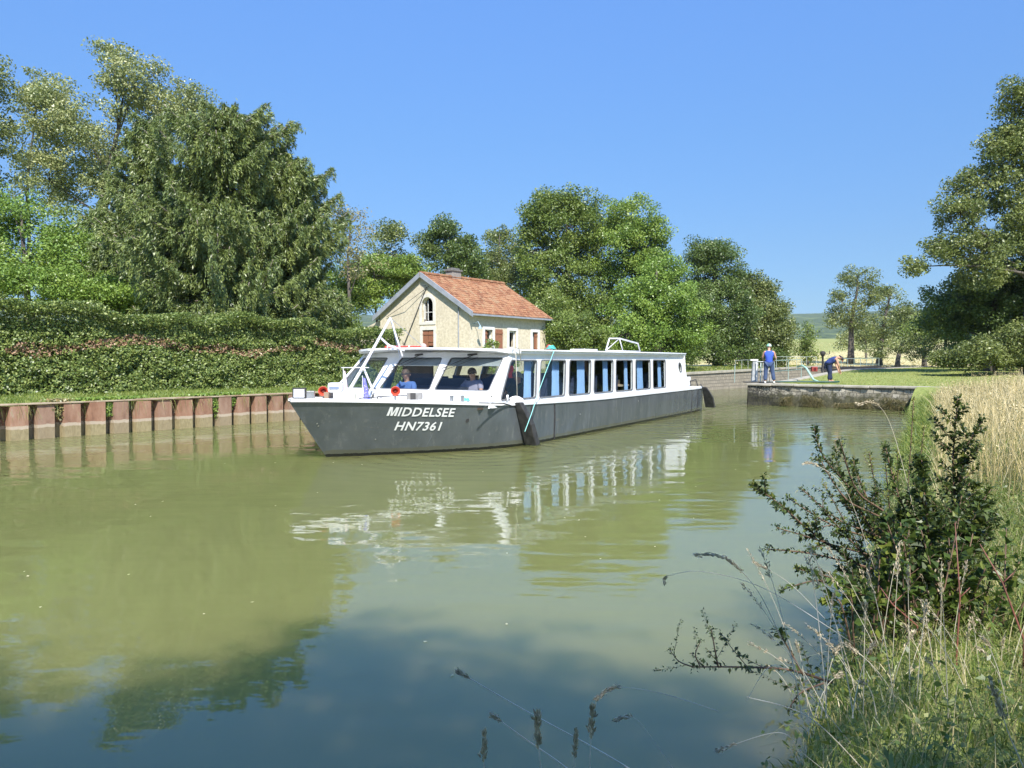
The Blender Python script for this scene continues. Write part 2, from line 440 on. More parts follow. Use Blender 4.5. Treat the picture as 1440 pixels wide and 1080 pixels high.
# ------------------------------------------------------------------ stone walls of the lock
def stonemat(name, ca, cb, mortar, sc, dirt=None, zdirt=.3, zt=.1):
    m, nt, out = newmat(name)
    br = N(nt, 'ShaderNodeTexBrick'); v = coords(nt)
    tcx = N(nt, 'ShaderNodeSeparateXYZ'); nt.links.new(v, tcx.inputs[0]); cb_ = N(nt, 'ShaderNodeCombineXYZ')
    nj = noise_n(nt, v, 2.5, 3)
    nt.links.new(mathn(nt, 'ADD', mathn(nt, 'ADD', tcx.outputs[0], tcx.outputs[1]), mathn(nt, 'MULTIPLY', nj, .12)), cb_.inputs[0])
    nt.links.new(mathn(nt, 'ADD', tcx.outputs[2], mathn(nt, 'MULTIPLY', nj, .08)), cb_.inputs[1])
    nt.links.new(cb_.outputs[0], br.inputs['Vector'])
    br.inputs['Scale'].default_value = sc; br.inputs['Mortar Size'].default_value = .03; br.inputs['Brick Width'].default_value = .75; br.inputs['Row Height'].default_value = .5
    br.inputs['Color1'].default_value = c4(ca); br.inputs['Color2'].default_value = c4(cb); br.inputs['Mortar'].default_value = c4(mortar)
    n1 = noise_n(nt, v, 3, 6, .7); n2 = noise_n(nt, v, 14, 5, .7)
    c = mixc(nt, mathn(nt, 'MULTIPLY', n1, .5), br.outputs[0], cb)
    if dirt:
        zz = mathn(nt, 'ADD', tcx.outputs[2], mathn(nt, 'MULTIPLY', mathn(nt, 'SUBTRACT', n1, .5), 1.1))
        mr = nt.nodes.new('ShaderNodeMapRange'); nt.links.new(zz, mr.inputs[0]); mr.inputs[1].default_value = zdirt; mr.inputs[2].default_value = zdirt+zt; mr.inputs[3].default_value = 1; mr.inputs[4].default_value = 0
        c = mixc(nt, mr.outputs[0], c, ramp(nt, n2, [(.35, dirt), (.65, tuple(x*2.3 for x in dirt))]))
        sx_ = mathn(nt, 'ADD', mathn(nt, 'MULTIPLY', tcx.outputs[1], -.075), mathn(nt, 'MULTIPLY', n1, -.25)); thr = mathn(nt, 'ADD', sx_, .50)
        blot = mathn(nt, 'MULTIPLY', mathn(nt, 'SUBTRACT', n2, mathn(nt, 'MINIMUM', thr, .56)), 9., True); c = mixc(nt, mathn(nt, 'MULTIPLY', blot, .9), c, (.03, .028, .024))
    bsdf(nt, out, c, .9, spec=.2, bump=mathn(nt, 'ADD', mathn(nt, 'MULTIPLY', br.outputs['Fac'], -1.), n2), bstr=.8, bdist=.03)
    return m
STONE_L = stonemat('pale_lock_stone', (.34, .30, .23), (.25, .22, .17), (.13, .12, .10), 2.3)
STONE_I = stonemat('stained_quay_stone', (.42, .39, .31), (.22, .20, .15), (.06, .055, .045), 3.0, (.05, .048, .028), .42, .2)
COPE = mat('coping_stone', (.42, .38, .30), (.28, .26, .20), 2.5, .9, bstr=.4)
lw = empty('lock_wall', (*XY(24, 0), 0), CANAL_ROT, 'long pale stone wall along the far side of the lock', 'lock wall')
mb = MB()
# x along canal, y negative towards chamber
mb.add([(-.2, -.12, -1.2), (42, -.12, -1.2), (42, .35, -1.2), (-.2, .35, -1.2), (-.2, -.06, .92), (42, -.06, 1.32), (42, .35, 1.32), (-.2, .35, .92)],
       [(0, 1, 2, 3), (4, 5, 6, 7), (0, 1, 5, 4), (1, 2, 6, 5), (2, 3, 7, 6), (3, 0, 4, 7)])
mb.build('masonry', STONE_L, lw)
mb = MB()
for i in range(35):
    a = -.2+i*1.206; b = a+1.19; za, zb = .923+.4*(a+.2)/42.2, .923+.4*(b+.2)/42.2
    mb.add([(a, -.14, za), (b, -.14, zb), (b, .42, zb), (a, .42, za), (a, -.14, za+.13), (b, -.14, zb+.13), (b, .42, zb+.13), (a, .42, za+.13)],
           [(0, 3, 2, 1), (4, 5, 6, 7), (0, 1, 5, 4), (1, 2, 6, 5), (2, 3, 7, 6), (3, 0, 4, 7)])
mb.build('coping', COPE, lw)

qw = empty('quay_wall', (*XY(ISL_S, ISL_T), 0), CANAL_ROT, 'dark stained stone quay wall under the lawn where two men work', 'quay wall')
mb = MB()
# front face: subdivided for unevenness; local x=-0.15.. ; y from 0 to -9
for (x0, y0, x1, y1, flip) in ((0, 0, 0.35, -8.6, 0), (0, 0, 40, 0, 1)):
    L = math.hypot(x1-x0, y1-y0); n = int(L/.16); nz = 8
    zt = [.86+(.5*sm((q*40-1)/15) if flip else 0) for q in [i/n for i in range(n+1)]]
    k0 = len(mb.v)
    for i in range(n+1):
        q = i/n; x = x0+(x1-x0)*q; y = y0+(y1-y0)*q
        for j in range(nz+1):
            z = -1+(zt[i]-.02+1)*j/nz
            d = .07*noise.noise(Vector((x*2.2+7*flip, y*2.2, z*3)))+.06*noise.noise(Vector((x*6, y*6, z*8))) if 0 < i < n and j < nz else 0
            batter = .05*(1-j/nz)
            if flip: mb.v.append((x, y+.02+d*.5+batter, z))
            else: mb.v.append((x-.02-d-batter, y, z))
    for i in range(n):
        for j in range(nz): a_ = k0+i*(nz+1)+j; mb.f.append((a_, a_+1, a_+nz+2, a_+nz+1))
mb.build('masonry', STONE_I, qw, smooth=False)
mb = MB()
y = 0.04
while y > -8.2:
    wd = random.uniform(.7, 1.2); x = -.07+.35*(-y)/8.6
    mb.box((x+.28+random.uniform(-.015, .015), y-wd/2, .895+random.uniform(-.008, .008)), (.62, wd-.02, .085), rz=-.04); y -= wd
x = .62
while x < 38:
    wd = random.uniform(.9, 1.3); za, zb = .86+.5*sm((x-1)/15), .86+.5*sm((x+wd-1)/15)
    mb.add([(x, .07, za-.06), (x+wd-.015, .07, zb-.06), (x+wd-.015, -.42, zb-.06), (x, -.42, za-.06), (x, .07, za+.05), (x+wd-.015, .07, zb+.05), (x+wd-.015, -.42, zb+.05), (x, -.42, za+.05)],
           [(0, 3, 2, 1), (4, 5, 6, 7), (0, 1, 5, 4), (1, 2, 6, 5), (2, 3, 7, 6), (3, 0, 4, 7)]); x += wd
mb.build('coping', COPE, qw, bevel=.015)
# ------------------------------------------------------------------ house
HU = (.61, .793)
hrot = math.atan2(HU[1], HU[0])
hx, hy = -2.27, 41.0; HZ = 1.0; HW, HL = 6.9, 7.05; EZ, RZ_ = 4.62-HZ, 6.72-HZ
house = empty('lock_keeper_house', (hx, hy, HZ), hrot, 'small rendered lock keeper house with red tiled roof and brown shutters', 'house')
m, nt, out = newmat('lime_render')
v = coords(nt); n1 = noise_n(nt, v, .8, 6, .6); n2 = noise_n(nt, v, 7, 6, .7)
c = ramp(nt, n2, [(.3, (.48, .42, .30)), (.5, (.66, .58, .43)), (.7, (.76, .69, .54))])
c = mixc(nt, ramp(nt, n1, [(.4, (0, 0, 0)), (.7, (.35, .35, .35))]), c, (.40, .35, .25))
bsdf(nt, out, c, .95, spec=.1, bump=n2, bstr=.5, bdist=.03); RENDER = m
WHITEP = mat('white_paint', (.80, .79, .76), (.68, .67, .63), 2, .5)
FRAMEW = mat('pale_stone_surround', (.74, .71, .64), (.62, .58, .50), 3, .8)
SHUT = mat('brown_shutter_wood', (.33, .14, .075), (.24, .10, .055), 6, .7, vec=(1, 1, 6))
DARKIN = mat('dark_room', (.02, .02, .022), None, 2, .9)
GREYW = mat('grey_board', (.33, .35, .38), (.24, .26, .29), 3, .7)
DARKM = mat('dark_metal', (.05, .05, .05), (.09, .085, .08), 5, .6)
def rect(x0, y0, x1, y1): return [(x0, y0), (x1, y0), (x1, y1), (x0, y1)]
def arch(x0, y0, x1, y1, n=10):
    r = (x1-x0)/2; cx = (x0+x1)/2
    return [(x0, y0), (x1, y0)]+[(cx+r*math.cos(math.pi*i/n), y1-r+r*math.sin(math.pi*i/n)) for i in range(n+1)]
mb = MB(); T = .35
gfn = lambda u, vv, w_: (w_, u, vv)       # gable at x=0, u = local y
aw = arch(2.64, 3.08, 3.50, 4.45); gw = rect(2.6, .95, 3.45, 2.62)
mb.plate([(0, -1), (HW, -1), (HW, EZ), (HW/2, RZ_-.06), (0, EZ)], [aw, gw], gfn, T)
sfn = lambda u, vv, w_: (u, w_+.001, vv)
sw = [rect(1.28, 1.35, 1.95, 2.62), rect(3.45, .2, 4.1, 2.62), rect(5.7, 1.35, 6.25, 2.6)]
mb.plate(rect(T, -1, HL, EZ), sw, sfn, T)
mb.plate([(0, -1), (HW, -1), (HW, EZ), (HW/2, RZ_-.06), (0, EZ)], [], lambda u, vv, w_: (HL-w_, u, vv), T-.01)
mb.plate(rect(T, -1, HL-T, EZ), [], lambda u, vv, w_: (u, HW-w_, vv), T)
mb.build('wall', RENDER, house)
mb = MB(); mb.box((HL/2, HW/2, 2.8), (HL-.8, HW-.8, .1)); mb.box((HL/2, HW/2, 0), (HL-.8, HW-.8, .1)); mb.box((HL*.6, HW/2, 1.8), (.1, HW-.8, 3.4)); mb.build('floor', DARKIN, house)
# roof
m, nt, out = newmat('clay_tiles')
v = coords(nt); wv = N(nt, 'ShaderNodeTexVoronoi'); wv.inputs['Scale'].default_value = 4.5; mp = coords(nt, (1, .8, .8)); nt.links.new(mp, wv.inputs['Vector'])
n1 = noise_n(nt, v, 1.3, 5, .6)
c = ramp(nt, wv.outputs['Color'], [(.15, (.20, .09, .05)), (.45, (.27, .125, .065)), (.7, (.33, .17, .09)), (.9, (.30, .19, .11))])
c = mixc(nt, ramp(nt, n1, [(.5, (0, 0, 0)), (.75, (.4, .4, .4))]), c, (.34, .24, .14))
lich = mathn(nt, 'GREATER_THAN', noise_n(nt, v, 6, 3), .68); c = mixc(nt, mathn(nt, 'MULTIPLY', lich, .6), c, (.40, .38, .18))
bsdf(nt, out, c, .85, spec=.2); TILE = m
mb = MB(); ov = .36; ohx = .2
x0, x1 = -ohx, HL+.3
sl_len = math.hypot(HW/2+ov, (RZ_-EZ)*(HW/2+ov)/(HW/2))
ang = math.atan2(RZ_-EZ, HW/2)
courses = 17; cw = sl_len/courses
for side in (0, 1):
    for i in range(courses):
        d0 = i*cw; d1 = d0+cw+.02; npan = 36
        for j in range(npan):
            xa = x0+(x1-x0)*j/npan; xb = x0+(x1-x0)*(j+1)/npan
            jz = random.uniform(-.008, .012)
            pts = []
            for (x, d, lift) in ((xa, d0, .055), (xb, d0, .055), (xb, d1, .02), (xa, d1, .02)):
                yy = -ov*1.0+d*math.cos(ang); zz = EZ-ov*math.tan(ang)+d*math.sin(ang)+lift+jz
                pts.append((x+.004, yy if side == 0 else HW-yy, zz))
            pm = [((pts[0][0]+pts[1][0])/2, pts[0][1], pts[0][2]+.035), ((pts[0][0]+pts[1][0])/2, pts[2][1], pts[2][2]+.035)]
            low = [(pts[0][0], pts[0][1], pts[0][2]-.03), (pts[1][0], pts[1][1], pts[1][2]-.03)]
            mb.add(pts+pm+low, [(0, 4, 5, 3), (4, 1, 2, 5), (0, 6, 7, 1), (0, 1, 4)])
roof = mb.build('roof', TILE, house)
mb = MB()
for side in (0, 1):
    f = lambda u, vv, w_, side=side: (u, (-ov+vv*math.cos(ang)) if side == 0 else HW-(-ov+vv*math.cos(ang)), EZ-ov*math.tan(ang)+vv*math.sin(ang)+.012-w_)
    mb.plate(rect(x0+.03, 0, x1-.03, sl_len-.03), [], f, .09)
mb.build('roof_deck', GREYW, house)
mb = MB(); 
for i in range(22):
    a = x0+(x1-x0)*i/22; mb.tube([(a, HW/2, RZ_+.07), (a+(x1-x0)/22+.02, HW/2, RZ_+.06)], [.12, .11], 8)
mb.build('ridge_tiles', TILE, roof)
# verge boards on the gable
for sgn in (0, 1):
    mb = MB(); f = lambda u, vv, w_, s_=sgn: (x0-.035+w_, (-ov-.05+u*math.cos(ang)) if s_ == 0 else HW-(-ov-.05+u*math.cos(ang)), EZ-ov*math.tan(ang)-.0+u*math.sin(ang)+vv)
    mb.plate(rect(0, -.17, sl_len+.02, .12), [], f, .06); mb.build('verge_board', GREYW, house)
# chimney
mb = MB(); mb.box((2.75, HW/2+.15, RZ_+.05), (.8, .5, .8)); ch = mb.build('chimney', mat('chimney_brick', (.22, .20, .18), (.36, .32, .27), 8, .9, bstr=.5), roof)
mb = MB(); mb.box((2.75, HW/2+.15, RZ_+.48), (.95, .62, .10)); mb.box((2.75, HW/2+.15, RZ_+.57), (.65, .40, .10)); mb.build('chimney_cap', mat('sooty_stone', (.12, .115, .11), (.2, .19, .17), 8, .9), ch)
# windows
def surround(outer, inner, fn, th): return MB().plate(outer, [inner], fn, th)
gfo = lambda u, vv, w_: (-.03+w_, u, vv)
o = surround(arch(2.46, 2.92, 3.68, 4.64), arch(2.64, 3.08, 3.50, 4.45), gfo, .06).build('window_surround', FRAMEW, house)
wn = MB(); wn.plate(arch(2.64, 3.08, 3.50, 4.45), [arch(2.69, 3.13, 3.45, 4.40)], lambda u, vv, w_: (.16+w_, u, vv), .05)
wn.box((.185, 3.07, 3.62), (.045, .6, .03)); wn.box((.18, 3.19, 3.72), (.04, .03, 1.1)); wn.box((.1, 3.36, 3.6), (.2, .03, .75), .25)
wn.build('window', WHITEP, house)
o = surround(rect(2.42, .78, 3.63, 2.82), gw, gfo, .06).build('window_surround', FRAMEW, house)
def shutter(mb_fn, x0_, y0_, x1_, y1_):
    mb = MB(); n = 4
    for i in range(n):
        a = x0_+(x1_-x0_)*i/n; b = x0_+(x1_-x0_)*(i+1)/n-.008
        mb.plate(rect(a, y0_, b, y1_), [], mb_fn, .03)
    for zz in (y0_+.2, y1_-.25): mb.plate(rect(x0_, zz, x1_, zz+.09), [], lambda u, vv, w_: mb_fn(u, vv, w_-.025), .03)
    return mb.build('shutter', SHUT, house)
shutter(lambda u, vv, w_: (.02+w_, u, vv), 3.04, .95, 3.45, 2.6)
shutter(lambda u, vv, w_: (.02+w_, u, vv), 2.6, 1.75, 3.01, 2.6)
sfo = lambda u, vv, w_: (u, -.028+w_, vv)
for i, (a, b, c_, d) in enumerate(((1.28, 1.35, 1.95, 2.62), (3.45, .2, 4.1, 2.62), (5.7, 1.35, 6.25, 2.6))):
    o = surround(rect(a-.17, b-.15, c_+.17, d+.16), rect(a, b, c_, d), sfo, .05).build('window_surround', WHITEP, house)
    if i != 1:
        MB().plate(rect(a, b, c_, d), [rect(a+.05, b+.05, (a+c_)/2-.02, d-.05), rect((a+c_)/2+.02, b+.05, c_-.05, d-.05)], lambda u, vv, w_: (u, .14+w_, vv), .05).build('window', WHITEP, house)
    else:
        MB().plate(rect(a, b, c_, d), [rect(a+.08, 1.7, c_-.08, d-.1)], lambda u, vv, w_: (u, .1+w_, vv), .05).build('door', WHITEP, house)
shutter(lambda u, vv, w_: (u, -.075+w_, vv), 2.15, 1.3, 2.78, 2.66)
shutter(lambda u, vv, w_: (u, .05+w_, vv), 1.30, 1.9, 1.55, 2.6)
shutter(lambda u, vv, w_: (u, .05+w_, vv), 5.98, 1.36, 6.24, 2.58)
# drainpipe, cable
mb = MB(); mb.tube([(-.06, .72, 4.0), (-.06, .72, -.2)], .035, 8); mb.build('drainpipe', GREYW, house)
mb = MB(); mb.tube([(-.05, 3.1, 5.0), (-.06, 4.2, 3.0), (-.06, 5.0, 1.6)], .025, 6); mb.tube([(-.05, 2.9, 5.05), (-.25, 4.6, 4.1), (-.05, 6.3, 3.45)], .015, 5); mb.tube([(-.05, 5.0, 2.0), (-.05, 4.2, 1.3), (-.05, 3.7, 1.6)], .012, 5)
mb.tube([(-.02, 3.2, 5.1), (-.35, 3.2, 5.05)], .02, 6); mb.build('service_cable', DARKM, house)
mb = MB(); mb.tube([(.35, -.03, 2.9), (.35, -.3, 3.0), (.35, -.45, 2.8)], .02, 6); mb.lathe([(.02, .2), (.09, .05), (.12, 0)], (.35, -.45, 2.62), 10); mb.build('wall_lamp', mat('grey_blue_lamp', (.3, .42, .5), None, 3, .5), house)
# lean-to
mb = MB(); mb.plate([(HW+.02, -1), (HW+2.6, -1), (HW+2.6, 2.5), (HW+.02, 3.35)], [], lambda u, vv, w_: (.15+w_, u, vv), 3); mb.build('lean_to', RENDER, house)
def _s_of(px, z):
    lo, hi = -.9, 5.
    for _ in range(50):
        x = (lo+hi)/2; y = -bhalf(x, z); X = BO[0]+.507*x-.862*y; Y = BO[1]+.862*x+.507*y
        if 720+1080*X/Y < px: lo = x
        else: hi = x
    return x
# ------------------------------------------------------------------ boat
BO = (-3.8, 15.65, 0); BROT = math.atan2(.862, .507)
boat = empty('passenger_boat', BO, BROT, 'long grey passenger boat with white windowed cabin leaving the lock', 'boat')
LEN = 18.25
def zd(x): return .89+.11*sm((9-x)/8)+.20*sm((3.8-x)/5.2)
def bhalf(x, z):
    zr = max(-.3, z/1.2); X0 = 4.0-.8*zr; xs = -1.0*zr if zr > 0 else -.3*zr
    wm = 2.47+.03*min(1, max(0, z/.6))-(.25*min(1, -z/.4) if z < 0 else 0)
    if x >= X0: w_ = wm
    else:
        r = min(1, max(0, (X0-x)/(X0-xs))); w_ = wm*(1-r**1.55)
    if x > 16.8: w_ -= .12*((x-16.8)/1.45)**2
    return w_
def stem(z): zr = z/1.2; return -1.0*zr if zr > 0 else -.3*zr
m, nt, out = newmat('grey_hull_paint')
v = coords(nt); n1 = noise_n(nt, coords(nt, (1, 1, .3)), 1.6, 6, .65); n2 = noise_n(nt, coords(nt, (3, 3, .6)), 3, 6, .7)
c = ramp(nt, n1, [(.3, (.070, .082, .088)), (.7, (.108, .120, .125))])
c = mixc(nt, ramp(nt, n2, [(.56, (0, 0, 0)), (.75, (.6, .6, .6))]), c, (.20, .20, .19)); c = mixc(nt, ramp(nt, noise_n(nt, coords(nt, (.6, 1, 5)), 2.2, 6, .7), [(.64, (0, 0, 0)), (.70, (.5, .5, .5))]), c, (.17, .15, .12))
sp = N(nt, 'ShaderNodeSeparateXYZ'); nt.links.new(v, sp.inputs[0])
zz = mathn(nt, 'ADD', sp.outputs[2], mathn(nt, 'MULTIPLY', n2, -.06))
c = mixc(nt, mathn(nt, 'MULTIPLY', mathn(nt, 'LESS_THAN', mathn(nt, 'ADD', zz, mathn(nt, 'MULTIPLY', n1, -.12)), .045), .65), c, (.10, .10, .06)); c = mixc(nt, mathn(nt, 'LESS_THAN', zz, .03), c, (.012, .013, .012))
bw = noise_n(nt, v, 1.6, 2)
bsdf(nt, out, c, ramp(nt, n2, [(.3, (.10,)*3), (.7, (.26,)*3)]), spec=.7, bump=bw, bstr=.5, bdist=.05); HULL = m
BWH = mat('white_boat_paint', (.80, .80, .79), (.70, .70, .68), 1.4, .35, vec=(1, 1, .4), bstr=.05)
BLK = mat('black_rubber', (.018, .018, .018), (.05, .048, .045), 7, .7, bstr=.3)
STEEL = mat('brushed_steel', (.50, .50, .49), (.35, .35, .34), 6, .35, metal=.8)
ORG = mat('orange_red_plastic', (.58, .07, .035), (.48, .055, .03), 4, .5)
TEAL = mat('teal_rope', (.08, .48, .42), (.12, .58, .5), 30, .8)
mb = MB(); NQ = 110; zl = [-.45, -.2, 0, .06, .12, .2, .3, .4, .5, .6, .65, .7, .75, .8, .85, .9, .95, 1.0]
for i in range(NQ+1):
    q = (i/NQ)**1.6
    for zf in zl:
        xg = -1+q*(LEN+1); z = zf*zd(xg) if zf > 0 else zf
        xs = stem(z); x = xs+q*(LEN-xs); z = zf*zd(x) if zf > 0 else zf
        for sgn in (-1, 1): mb.v.append((x, sgn*max(.004, bhalf(x, z)), z))
nz = len(zl)
def hid(i, j, s_): return (i*nz+j)*2+s_
for i in range(NQ):
    for j in range(nz-1):
        mb.f.append((hid(i, j, 0), hid(i+1, j, 0), hid(i+1, j+1, 0), hid(i, j+1, 0)))
        mb.f.append((hid(i, j, 1), hid(i, j+1, 1), hid(i+1, j+1, 1), hid(i+1, j, 1)))
    mb.f.append((hid(i, 0, 0), hid(i, 0, 1), hid(i+1, 0, 1), hid(i+1, 0, 0)))
for j in range(nz-1):
    mb.f.append((hid(NQ, j, 0), hid(NQ, j, 1), hid(NQ, j+1, 1), hid(NQ, j+1, 0)))
    mb.f.append((hid(0, j, 0), hid(0, j+1, 0), hid(0, j+1, 1), hid(0, j, 1)))
hull = mb.build('hull', HULL, boat, smooth=True)
mod = hull.modifiers.new('edge', 'EDGE_SPLIT'); mod.split_angle = R(40)
# deck
mb = MB(); xs_ = [-1+.02+(LEN+1-.04)*(i/90)**1.5 for i in range(91)]
for x in xs_:
    b = bhalf(x, zd(x))-.01
    for k in range(7):
        y = -b+2*b*k/6; mb.v.append((x, y, zd(x)-.012+.05*(1-(y/2.5)**2)*sm((4-x)/4)*min(1, b)))
for i in range(90):
    for k in range(6): a_ = i*7+k; mb.f.append((a_, a_+1, a_+8, a_+7))
deck = mb.build('deck', BWH, boat)
# cut the deck under the cabin: interior well is built as dark boxes above
for sgn in (-1, 1):
    pts = [(x, sgn*(bhalf(x, zd(x))+.0), zd(x)+.012) for x in xs_]
    mb = MB(); n = len(pts)
    for p in pts:
        for (dy, dz) in ((.022, -.035), (.022, .028), (-.05, .028), (-.05, -.012)): mb.v.append((p[0], p[1]+sgn*dy, p[2]+dz))
    for i in range(n-1):
        for j in range(4): a_ = i*4+j; b_ = i*4+(j+1) % 4; mb.f.append((a_, b_, b_+4, a_+4))
    mb.build('gunwale', BWH, boat)
mb = MB(); mb.box((LEN-.02, 0, .905), (.08, 4.7, .05)); mb.build('stern_rail', BWH, boat)
# dark hull seam strips and weld seams
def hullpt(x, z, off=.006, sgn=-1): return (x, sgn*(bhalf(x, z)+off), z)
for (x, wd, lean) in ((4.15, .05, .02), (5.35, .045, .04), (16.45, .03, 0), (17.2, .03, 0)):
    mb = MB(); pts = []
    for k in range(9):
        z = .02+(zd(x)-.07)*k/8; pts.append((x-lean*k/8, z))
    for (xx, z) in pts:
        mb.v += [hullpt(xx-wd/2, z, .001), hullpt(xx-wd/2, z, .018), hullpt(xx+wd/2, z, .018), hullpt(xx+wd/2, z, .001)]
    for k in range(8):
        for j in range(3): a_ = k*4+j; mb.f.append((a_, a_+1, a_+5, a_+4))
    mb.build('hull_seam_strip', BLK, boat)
for x in (1.55, 7.35, 9.7, 12.0, 14.3):
    mb = MB()
    for k in range(13):
        z = .03+(zd(x)-.06)*k/12; mb.v += [hullpt(x-.007, z, .0), hullpt(x, z, .006), hullpt(x+.007, z, .0)]
    for k in range(12):
        for j in range(2): a_ = k*3+j; mb.f.append((a_, a_+1, a_+4, a_+3))
    mb.build('weld_seam', HULL, boat)
# hawse hole and small studs
def disc_on_hull(x, z, r, d, mat_, name):
    c0 = Vector(hullpt(x, z, 0)); e = .05
    tx = (Vector(hullpt(x+e, z, 0))-Vector(hullpt(x-e, z, 0))).normalized(); tz = (Vector(hullpt(x, z+e, 0))-Vector(hullpt(x, z-e, 0))).normalized()
    nn = tz.cross(tx); nn = -nn if nn.y > 0 else nn
    mb = MB(); k = 14; mb.v = [tuple(c0+nn*d)]+[tuple(c0+nn*d+tx*r*math.cos(2*math.pi*i/k)+tz*r*1.2*math.sin(2*math.pi*i/k)) for i in range(k)]+[tuple(c0-nn*.01+tx*r*math.cos(2*math.pi*i/k)+tz*r*1.2*math.sin(2*math.pi*i/k)) for i in range(k)]
    mb.f = [(0, 1+i, 1+(i+1) % k) for i in range(k)]+[(1+i, 1+k+i, 1+k+(i+1) % k, 1+(i+1) % k) for i in range(k)]
    mb.build(name, mat_, boat)
disc_on_hull(2.15, .68, .04, .006, BLK, 'hawse_hole')
for x, z in ((-.42, .72), (-.38, .67), (.6, .35), (6.8, .55), (11, .7)): disc_on_hull(x, z, .014, .006, STEEL, 'stud')
# lettering
def text_mesh(txt, size, shear=.22, bold=.013, space=1.0):
    cu = bpy.data.curves.new('t', 'FONT'); cu.body = txt; cu.size = size; cu.shear = shear; cu.offset = bold; cu.align_x = 'CENTER'; cu.space_character = space
    cu.resolution_u = 3
    o = bpy.data.objects.new('t', cu); COL.objects.link(o); dg = bpy.context.evaluated_depsgraph_get()
    me = bpy.data.meshes.new_from_object(o.evaluated_get(dg)); bpy.data.objects.remove(o); return me
# arc-length table along the hull at z=.85
tab = [(stem(.85)+.001, 0.)]; pv = Vector(hullpt(stem(.85)+.001, .85, 0)); acc = 0
x = stem(.85)
while x < 6:
    x += .02; p = Vector(hullpt(x, .85, 0)); acc += (p-pv).length; pv = p; tab.append((x, acc))
def x_of(a):
    for i in range(len(tab)-1):
        if tab[i+1][1] >= a: t_ = (a-tab[i][1])/(tab[i+1][1]-tab[i][1]); return tab[i][0]+(tab[i+1][0]-tab[i][0])*t_
    return tab[-1][0]
LETTER = mat('white_lettering', (.82, .82, .80), (.75, .75, .73), 3, .5)
def hull_text(txt, ax, z0, size, wid, name):
    me = text_mesh(txt, size, -.04, .0055, 1.08); xsn = [v_.co.x for v_ in me.vertices]; sc = wid/(max(xsn)-min(xsn)); mid = (max(xsn)+min(xsn))/2
    bm = bmesh.new(); bm.from_mesh(me)
    if txt[0] == 'I':  # the M is drawn by hand as one outline
        h_ = max(v_.co.y for v_ in me.vertices); x_ = min(xsn)-.022; w_ = h_*1.02; k_ = .045
        g_ = .020; half_ = [[(0, 0), (k_, 0), (k_, h_*.70), (0, h_)], [(0, h_), (k_, h_*.70), (k_*1.35, h_)], [(k_, h_*.70), (w_/2-g_, 0), (w_/2, h_*.32), (k_*1.35, h_)]]
        for q_ in half_+[[(w_-a, b) for a, b in p_] for p_ in half_]+[[(w_/2-g_, 0), (w_/2+g_, 0), (w_/2, h_*.32)]]:
            bm.faces.new([bm.verts.new((x_-w_+p_[0]-.04*(p_[1]-h_/2), p_[1], 0)) for p_ in q_])
        xsn.append(x_-w_); sc = wid/(max(xsn)-min(xsn)); mid = (max(xsn)+min(xsn))/2
    bmesh.ops.triangulate(bm, faces=bm.faces, ngon_method='EAR_CLIP'); [bmesh.ops.bisect_plane(bm, geom=bm.verts[:]+bm.edges[:]+bm.faces[:], plane_co=((i-30)*.03/1., 0, 0), plane_no=(1, 0, 0)) for i in range(61)]; [bmesh.ops.bisect_plane(bm, geom=bm.verts[:]+bm.edges[:]+bm.faces[:], plane_co=(0, i*.04, 0), plane_no=(0, 1, 0)) for i in range(7)]
    for v_ in bm.verts:
        a = ax+(v_.co.x-mid)*sc; z = z0+v_.co.y; z += -.05*(v_.co.x-mid)
        v_.co = hullpt(x_of(a), z, .016)
    bm.to_mesh(me); bm.free(); o = link(name, me, LETTER, boat); return o
_a0, _a1 = [next(a for xx, a in tab if xx >= _s_of(p_, .9)) for p_ in (543, 639)]
TXA, TXZ, TXW = (_a0+_a1)/2, .815, _a1-_a0
hull_text('IDDELSEE', TXA, TXZ, .255, TXW, 'name_lettering')
hull_text('HN7361', TXA+.05, TXZ-.30, .255, TXW*.665, 'number_lettering')

# cabin
def round_poly(pts, r=.07, n=4):
    out_ = []; N_ = len(pts)
    for i in range(N_):
        p = Vector(pts[i]).to_2d(); a = Vector(pts[i-1]).to_2d(); b = Vector(pts[(i+1) % N_]).to_2d()
        da = (a-p).normalized(); db = (b-p).normalized(); rr = min(r, (a-p).length*.4, (b-p).length*.4)
        for k in range(n+1):
            t_ = k/n; q = (p+da*rr)*(1-t_)**2+p*2*t_*(1-t_)+(p+db*rr)*t_**2; out_.append((q.x, q.y))
    return out_
def inset(poly, d):
    cx = sum(p[0] for p in poly)/len(poly); cy = sum(p[1] for p in poly)/len(poly); o_ = []
    n = len(poly)
    for i in range(n):
        a = Vector(poly[i-1]); b = Vector(poly[(i+1) % n]); t_ = (b-a).normalized(); nn = Vector((t_.y, -t_.x))
        p = Vector(poly[i]); c_ = Vector((cx, cy))
        if (c_-p).dot(nn) < 0: nn = -nn
        o_.append(tuple(p+nn*d))
    return o_
wins = [[(2.98, 1.09), (4.6, 1.08), (4.90, 1.97), (3.66, 1.97)]]
bx_ = 4.78
for i in range(6):
    x0_ = (4.78, 6.38, 7.95, 9.51, 11.1, 12.67)[i]; x1_ = (6.15, 7.72, 9.30, 10.84, 12.42, 13.92)[i]
    wins.append([(x0_, 1.07-.006*i), (x1_, 1.07-.006*i), (x1_+.33, 1.97), (x0_+.33, 1.97)])
wins = [round_poly(w_, .09) for w_ in wins]
port = [(15.75+.16*math.cos(2*math.pi*i/18), 1.70+.17*math.sin(2*math.pi*i/18)) for i in range(18)]
outer = [(2.50, .93), (16.5, .87), (16.25, 2.16), (3.70, 2.16), (2.71, 1.22)]
m, nt, out = newmat('cabin_glass')
